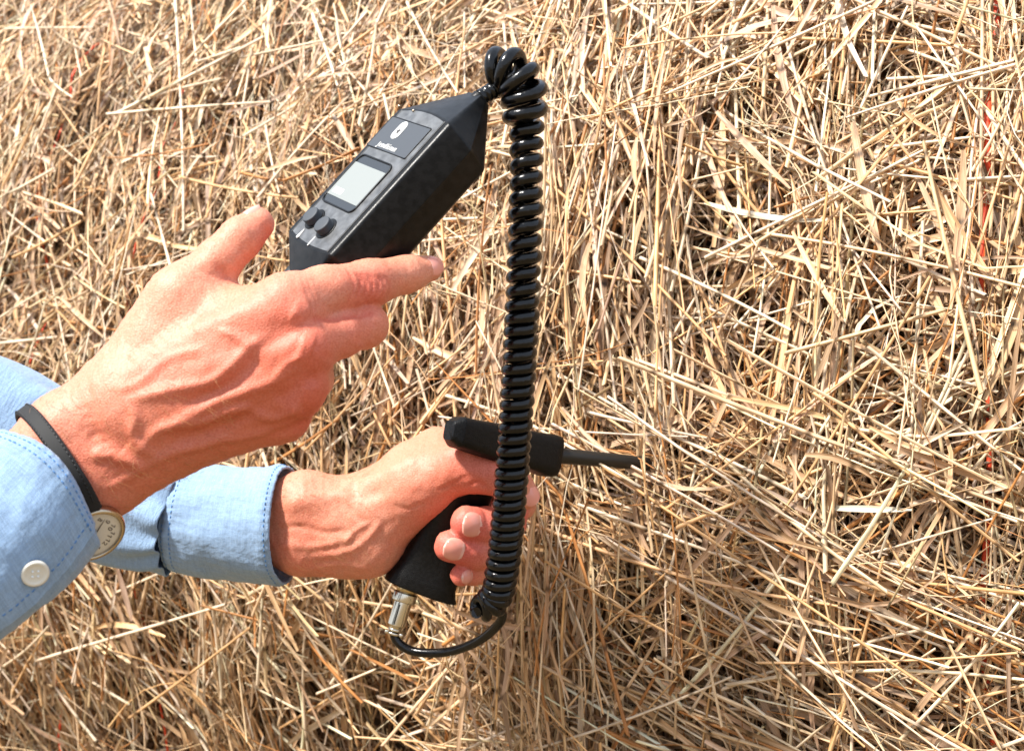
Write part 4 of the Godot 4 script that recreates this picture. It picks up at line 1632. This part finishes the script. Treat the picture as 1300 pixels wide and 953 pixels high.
# a piece of sleeve round an axis: half widths (across the view, towards it) at each of the axis points, folds in metres
func cloth_tube(mb: MB, axis: PackedVector3Array, wide: PackedFloat32Array, deep: PackedFloat32Array, folds: Callable, a0: float, a1: float, thick: float, grow: float, bow := 0.0) -> Array:
	var rows := []
	var inner := []
	var na := 140
	var closed := absf(a1 - a0 - TAU) < 0.001
	var cnt := axis.size()
	for i in cnt:
		var fr := arm_frame(axis, i, Vector3.BACK)
		var q := float(i) / (cnt - 1) * (wide.size() - 1)
		var k := mini(int(q), wide.size() - 2)
		var rw := lerpf(wide[k], wide[k + 1], q - k)
		var rd := lerpf(deep[k], deep[k + 1], q - k)
		var row := PackedVector3Array()
		var rin := PackedVector3Array()
		for j in (na if closed else na + 1):
			var f := float(j) / na
			var a := lerpf(a0, a1, f)
			var o: float = folds.call(float(i) / (cnt - 1), a) + grow * f
			var push: Vector3 = -fr[0] * (bow * pow(maxf(0.0, cos(a)), 3.0) * (1.0 - float(i) / (cnt - 1)))
			var dir: Vector3 = fr[1] * sin(a) + fr[2] * cos(a)
			row.push_back(axis[i] + push + fr[1] * (sin(a) * (rw + o)) + fr[2] * (cos(a) * (rd + o)))
			rin.push_back(axis[i] + push + fr[1] * (sin(a) * (rw + o - thick)) + fr[2] * (cos(a) * (rd + o - thick)))
		rows.push_back(row)
		inner.push_back(rin)
	var all := []
	for i in range(mini(cnt - 1, 22), -1, -1):
		all.push_back(inner[i])
	# rounded edge
	var edge := PackedVector3Array()
	for j in rows[0].size():
		edge.push_back((rows[0][j] + inner[0][j]) / 2.0 + (axis[0] - axis[1]).normalized() * thick * 0.55)
	all.push_back(edge)
	all.append_array(rows)
	var s := mb.ix.size()
	var length := 0.0
	for i in cnt - 1:
		length += axis[i].distance_to(axis[i + 1])
	var g: Array = mb.grid(all, closed, 7.0, length / 0.03 * all.size() / cnt)
	if not closed:
		# close the two long sides
		for side in [0, rows[0].size() - 1]:
			var strip_a := PackedVector3Array()
			var strip_b := PackedVector3Array()
			for i in mini(cnt, 23):
				strip_a.push_back(rows[i][side])
				strip_b.push_back(inner[i][side])
			mb.grid([strip_a, strip_b], false)
	# outward facing
	var sum := 0.0
	for k in range(s, mb.ix.size(), 3):
		var a := mb.v[mb.ix[k]]
		var fr := (mb.v[mb.ix[k + 2]] - a).cross(mb.v[mb.ix[k + 1]] - a)
		var mid := axis[cnt / 2]
		sum += fr.dot(a - mid)
	if sum < 0.0:
		for k in range(s, mb.ix.size(), 3):
			var t := mb.ix[k]
			mb.ix[k] = mb.ix[k + 1]
			mb.ix[k + 1] = t
	return rows


func stitch(parent: Node, line: PackedVector3Array, outw: PackedVector3Array, mat: Material, gap := 0.0026, r := 0.00028) -> void:
	# a row of short thread stitches along a line lying on cloth
	var mb := MB.new()
	var carry := 0.0
	for i in line.size() - 1:
		var l := line[i].distance_to(line[i + 1])
		carry += l
		if carry < gap:
			continue
		carry = 0.0
		var d := (line[i + 1] - line[i]).normalized()
		var o: Vector3 = line[i] + outw[i] * 0.00012
		mb.tube(PackedVector3Array([o - d * 0.0008 - outw[i] * 0.0004, o - d * 0.0004, o + d * 0.0004, o + d * 0.0008 - outw[i] * 0.0004]), r, 5)
	if mb.v.size():
		obj("stitching", mb.mesh(), mat, parent)


func ring_line(rows: Array, i: int, j0: int, j1: int) -> Array:
	var line := PackedVector3Array()
	var outw := PackedVector3Array()
	var mid := Vector3.ZERO
	for p in rows[i]:
		mid += p
	mid /= rows[i].size()
	for j in range(j0, j1):
		var jj: int = j % rows[i].size()
		var kk: int = (j + 1) % rows[i].size()
		for k in 4:
			var p: Vector3 = rows[i][jj].lerp(rows[i][kk], k / 4.0)
			line.push_back(p)
			outw.push_back((p - mid).normalized())
	return [line, outw]


func along_line(rows: Array, j: int, i0: int, i1: int) -> Array:
	var line := PackedVector3Array()
	var outw := PackedVector3Array()
	for i in range(i0, i1):
		var mid := Vector3.ZERO
		for p in rows[i]:
			mid += p
		mid /= rows[i].size()
		for k in 4:
			var p: Vector3 = rows[i][j].lerp(rows[i + 1][j], k / 4.0)
			line.push_back(p)
			outw.push_back((p - mid).normalized())
	return [line, outw]


func build_shirt(who: Node3D) -> void:
	# ---- right sleeve (near): cuff wraps over itself, the lapped end towards the lens below
	var mb := MB.new()
	var ax := spline([P(57, 616, 0.567), P(16, 652, 0.561), P(-60, 704, 0.552), P(-130, 748, 0.545)], 16)
	var fold := func(q: float, a: float) -> float:
		return noise.get_noise_3d(q * 90.0, sin(a) * 55.0, cos(a) * 55.0) * 0.0022 + noise2.get_noise_3d(q * 160.0, sin(a) * 120.0, cos(a) * 120.0) * 0.0012 + 0.0011 * exp(-pow((q - 0.09) / 0.05, 2.0)) + 0.0004 * sin(a * 46.0 + noise.get_noise_1d(a * 90.0) * 5.0) * exp(-q * 7.0) + 0.0030 * noise2.get_noise_3d(q * 230.0, sin(a) * 60.0 - q * 80.0, cos(a) * 60.0) * smoothstep(0.1, 0.4, q)
	var rows := cloth_tube(mb, ax, PackedFloat32Array([0.0308, 0.0365, 0.041, 0.042]), PackedFloat32Array([0.030, 0.033, 0.035, 0.036]), fold, TAU - 1.0 + 0.35, -1.0, 0.0016, 0.0046, 0.009)
	var cuff := obj("cuff", mb.mesh(), M.cloth, who)
	for k in [2, 5]:
		var l := ring_line(rows, k, 60, 139)
		stitch(cuff, l[0], l[1], M.thread_blue)
	var l2 := along_line(rows, 137, 3, 40)
	stitch(cuff, l2[0], l2[1], M.thread_blue)
	# the button by the lapped end
	var at := P(41, 727, 0.540)
	var ci := 0
	var cj := 0
	var best := 9.0
	for i in rows.size():
		for j in range(90, 140):
			var sc: Vector3 = rows[i][j]
			var px := 650.0 + sc.x / -sc.z * FOCAL
			var py := 476.5 - (sc.y - EYE) / -sc.z * FOCAL
			var dd := Vector2(px - 41, py - 727).length()
			if dd < best:
				best = dd; ci = i; cj = j
	at = rows[ci][cj]
	var bn: Vector3 = ((rows[ci][cj] - ax[ci]).normalized() + Vector3(0, 0, 0.5)).normalized()
	mb = MB.new()
	mb.lathe(at + bn * 0.0006, bn, [[0.0, 0.0005], [0.0, 0.0052], [0.0008, 0.0056], [0.0019, 0.0055], [0.0023, 0.0048], [0.0020, 0.0040], [0.0015, 0.0034], [0.0015, 0.0005]], 36)
	var button := obj("button", mb.mesh(), M.button, cuff)
	var bx: Vector3 = bn.cross(Vector3.UP).normalized()
	var by: Vector3 = bn.cross(bx)
	for k in 4:
		mb = MB.new()
		var o: Vector3 = at + bx * (0.0011 * (1 if k % 2 else -1)) + by * (0.0011 * (1 if k > 1 else -1)) + bn * 0.0022
		mb.lathe(o, bn, [[0.0, 0.0001], [0.0001, 0.0005], [0.0004, 0.0005], [0.0004, 0.0001]], 10)
		obj("thread_hole", mb.mesh(), M.thread_white, button)
	# rest of the sleeve
	mb = MB.new()
	var ax2 := spline([P(-118, 741, 0.546), P(-240, 820, 0.532), P(-420, 960, 0.50), P(-640, 1080, 0.46), P(-1000, 1260, 0.42)], 16)
	var fold2 := func(q: float, a: float) -> float:
		return noise.get_noise_3d(q * 160.0 + 70.0, sin(a) * 60.0, cos(a) * 60.0) * 0.006 + sin(a * 14.0 + q * 3.0) * 0.0012 * exp(-q * 5.0)
	cloth_tube(mb, ax2, PackedFloat32Array([0.046, 0.055, 0.060, 0.064, 0.068]), PackedFloat32Array([0.038, 0.048, 0.054, 0.058, 0.062]), fold2, 0.0, TAU, 0.0012, 0.0)
	obj("sleeve", mb.mesh(), M.cloth, who)
	# ---- left sleeve (far)
	mb = MB.new()
	var bx1 := spline([P(361.5, 666, 0.748), P(320, 665, 0.751), P(270, 661, 0.755), P(222, 655, 0.758)], 16)
	var fold3 := func(q: float, a: float) -> float:
		return noise.get_noise_3d(q * 70.0 + 200.0, sin(a) * 45.0, cos(a) * 45.0) * 0.0020 + noise2.get_noise_3d(q * 120.0 + 50.0, sin(a) * 100.0, cos(a) * 100.0) * 0.0011 + 0.0010 * exp(-pow((q - 0.1) / 0.06, 2.0)) + 0.00035 * sin(a * 44.0 + noise.get_noise_1d(a * 80.0) * 5.0) * (exp(-q * 8.0) + exp((q - 1.0) * 6.0)) + 0.0018 * noise2.get_noise_3d(q * 150.0, sin(a) * 60.0 - q * 60.0, cos(a) * 60.0 + 30.0) - 0.0012 * exp(-pow((q - 0.98) / 0.03, 2.0))
	var rows3 := cloth_tube(mb, bx1, PackedFloat32Array([0.0342, 0.0335, 0.0325, 0.0300]), PackedFloat32Array([0.029, 0.029, 0.028, 0.026]), fold3, 0.0, TAU, 0.0015, 0.0)
	var cuff2 := obj("cuff", mb.mesh(), M.cloth, who)
	for k in [3, 42, 46]:
		var l := ring_line(rows3, k, 0, 140)
		stitch(cuff2, l[0], l[1], M.thread_blue, 0.003, 0.00032)
	mb = MB.new()
	var bx2 := spline([P(228, 655.5, 0.757), P(150, 634, 0.764), P(60, 590, 0.77), P(-40, 548, 0.77), P(-200, 490, 0.75), P(-420, 430, 0.70), P(-800, 340, 0.62)], 18)
	var fold4 := func(q: float, a: float) -> float:
		return noise.get_noise_3d(q * 220.0 + 20.0, sin(a) * 60.0, cos(a) * 60.0) * 0.0055 + sin(a * 11.0 + q * 4.0 + noise.get_noise_3d(q * 300.0, sin(a) * 40.0, cos(a) * 40.0) * 3.0) * 0.0019 * exp(-q * 7.0) + noise2.get_noise_3d(q * 500.0, sin(a) * 80.0, cos(a) * 80.0) * 0.002
	var rows4 := cloth_tube(mb, bx2, PackedFloat32Array([0.0305, 0.036, 0.044, 0.047, 0.052, 0.056, 0.06]), PackedFloat32Array([0.0265, 0.032, 0.038, 0.042, 0.046, 0.05, 0.054]), fold4, 0.0, TAU, 0.0012, 0.0)
	var sl := obj("sleeve", mb.mesh(), M.cloth, who)
	for j in [18, 24]:
		var l := along_line(rows4, j, 1, 26)
		stitch(sl, l[0], l[1], M.thread_white, 0.003, 0.0003)


# ------------------------------------------------------------------ the wristwatch
func build_watch() -> void:
	var nn := Vector3(0.56, -0.52, 0.64).normalized()
	var c := P(119, 678, 0.562)
	var t := thing("wristwatch", "small round wristwatch with cream dial and black strap, half under the shirt cuff", "wristwatch", c - nn * 0.004)
	var nine := Vector3(0.72, 0.62, 0.0)
	nine = (nine - nn * nine.dot(nn)).normalized()
	var twelve := nn.cross(nine).normalized()
	# twelve stands a quarter turn clockwise (seen from in front) from nine
	if twelve.dot(Vector3(0.2, -1, 0)) < 0.0:
		twelve = -twelve
	var r := 0.0138
	var mb := MB.new()
	mb.lathe(c, nn, [[-0.0062, 0.002], [-0.0062, 0.0095], [-0.005, 0.0118], [-0.0022, r], [0.0004, r], [0.0014, r - 0.0006], [0.0019, r - 0.0016], [0.0014, r - 0.0022], [0.0004, r - 0.0024], [0.0, r - 0.0026], [0.0, 0.001]], 64)
	obj("watch_case", mb.mesh(), M.steel, t)
	mb = MB.new()
	mb.lathe(c, nn, [[0.00005, 0.0005], [0.0003, 0.0005], [0.0003, r - 0.0024], [0.00005, r - 0.0024]], 64)
	var dial := obj("dial", mb.mesh(), M.dial, t)
	var x := -nine
	var y := twelve
	if x.cross(y).dot(nn) < 0.0:
		x = -x
	for h in 12:
		var a := TAU * (h + 1) / 12.0
		var at := c + (y * cos(a) + x * sin(a)) * 0.0078 + nn * 0.00036
		text_on("numeral", str(h + 1), at, x, y, nn, 0.0033, dial, M.ink)
	var long := (P(129, 658.5, 0.5615) - P(116, 681, 0.5625))
	long = (long - nn * long.dot(nn)).normalized()
	var short := P(111, 674, 0.5625) - P(116, 681, 0.5625)
	short = (short - nn * short.dot(nn)).normalized()
	for q in [[long, 0.0085, 0.0004, "minute_hand"], [short, 0.0052, 0.00055, "hour_hand"]]:
		mb = MB.new()
		mb.tube(PackedVector3Array([c - q[0] * 0.0012 + nn * 0.0007, c + q[0] * 0.001 + nn * 0.0007, c + q[0] * q[1] + nn * 0.0007]), [q[2] * 0.8, q[2], q[2] * 0.35], 6)
		obj(q[3], mb.mesh(), M.ink, t)
	mb = MB.new()
	mb.lathe(c + nn * 0.0012, nn, [[-0.0002, 0.001], [-0.0002, r - 0.0021], [0.0003, r - 0.0026], [0.0009, r - 0.0060], [0.0011, 0.001]], 48)
	obj("crystal", mb.mesh(), M.glass, t)
	mb = MB.new()
	var cr := (nine * 0.9 - twelve * 0.1).normalized()
	mb.lathe(c - nn * 0.001 + cr * (r - 0.0005), cr, [[0.0, 0.0018], [0.0006, 0.0022], [0.0022, 0.0022], [0.0026, 0.0018], [0.0026, 0.0004]], 20)
	# strap: a band round the wrist
	var pts := [P(114, 650, 0.5535), P(98, 614, 0.5470), P(77, 577, 0.5470), P(53, 543, 0.5530), P(36, 524, 0.5640), P(28, 522, 0.5800), P(34, 540, 0.5980), P(62, 586, 0.6080), P(98, 640, 0.6050), P(118, 668, 0.588), P(117, 680, 0.574)]
	var line := spline(pts, 14)
	var axis_dir := (P(118, 570, 0.577) - P(-10, 668, 0.562)).normalized()
	mb = MB.new()
	var rings := []
	for i in line.size():
		var tt := (line[mini(i + 1, line.size() - 1)] - line[maxi(i - 1, 0)]).normalized()
		var w := (axis_dir - tt * axis_dir.dot(tt)).normalized()
		var o := tt.cross(w).normalized()
		var half := 0.0035 + 0.0018 * exp(-pow(i / 18.0, 2.0))
		var ring := PackedVector3Array()
		for q in rrect(half * 2.0, 0.0026, 0.0011, 4):
			ring.push_back(line[i] + w * q.x + o * q.y)
		rings.push_back(ring)
	mb.loft(rings)
	var strap := obj("strap", mb.mesh(), M.strap, t)
	for e in [-1, 1]:
		var sl := PackedVector3Array()
		var so := PackedVector3Array()
		for i in range(4, line.size() - 4):
			var tt := (line[i + 1] - line[i - 1]).normalized()
			var w := (axis_dir - tt * axis_dir.dot(tt)).normalized()
			var o := tt.cross(w).normalized()
			if o.dot(line[i] - P(80, 590, 0.578)) < 0.0:
				o = -o
			for k in 4:
				sl.push_back(line[i].lerp(line[i + 1], k / 4.0) + w * (0.0026 * e) + o * 0.0013)
				so.push_back(o)
		stitch(strap, sl, so, M.dark, 0.002, 0.0003)


# ------------------------------------------------------------------
func _ready() -> void:
	# camera
	var cam := Camera3D.new()
	cam.name = "camera"
	cam.position = Vector3(0, EYE, 0)
	cam.fov = 32.0
	cam.near = 0.05
	cam.far = 400.0
	var at := CameraAttributesPhysical.new()
	at.frustum_focal_length = 41.85
	at.frustum_focus_distance = 0.66
	at.frustum_near = 0.05
	at.frustum_far = 400.0
	at.exposure_aperture = 13.0
	cam.attributes = at
	add_child(cam)
	cam.current = true
	# sky, bright and hazy
	var we := WorldEnvironment.new()
	var env := Environment.new()
	env.background_mode = Environment.BG_SKY
	var sky := Sky.new()
	var sm := ProceduralSkyMaterial.new()
	sm.sky_top_color = Color(0.80, 0.86, 0.95)
	sm.sky_horizon_color = Color(0.90, 0.92, 0.95)
	sm.sky_curve = 0.2
	sm.energy_multiplier = 0.72
	sm.ground_bottom_color = Color(0.42, 0.36, 0.28)
	sm.ground_horizon_color = Color(0.6, 0.56, 0.5)
	sm.sun_angle_max = 20.0
	sky.sky_material = sm
	env.sky = sky
	env.tonemap_mode = Environment.TONE_MAPPER_LINEAR
	env.tonemap_exposure = 2.3
	env.sdfgi_enabled = true
	env.ssao_enabled = true
	env.ssil_enabled = true
	we.environment = env
	we.name = "environment"
	add_child(we)
	var sun := DirectionalLight3D.new()
	sun.name = "sun"
	sun.light_energy = 1.35
	sun.light_angular_distance = 6.0
	sun.light_color = Color(1.0, 0.98, 0.95)
	sun.shadow_enabled = true
	add_child(sun)
	sun.look_at_from_position(Vector3(-0.72, 1.15, 0.5), Vector3.ZERO)
	noise.noise_type = FastNoiseLite.TYPE_SIMPLEX
	noise.frequency = 0.01
	noise.seed = 3
	noise.fractal_octaves = 2
	noise2.noise_type = FastNoiseLite.TYPE_SIMPLEX
	noise2.frequency = 0.01
	noise2.seed = 19
	make_materials()
	# ground
	var g := MB.new()
	g.grid([PackedVector3Array([Vector3(-150, 0, -150), Vector3(150, 0, -150)]), PackedVector3Array([Vector3(-150, 0, 150), Vector3(150, 0, 150)])], false)
	fix_facing(g, Vector3.UP)
	obj("ground", g.mesh(), M.soil).set_meta("kind", "structure")
	var clock := Time.get_ticks_msec()
	build_bale()
	print("bale ", Time.get_ticks_msec() - clock)
	build_meter()
	build_cable()
	build_probe()
	print("tools ", Time.get_ticks_msec() - clock)
	build_person()
	build_watch()
	print("all ", Time.get_ticks_msec() - clock)
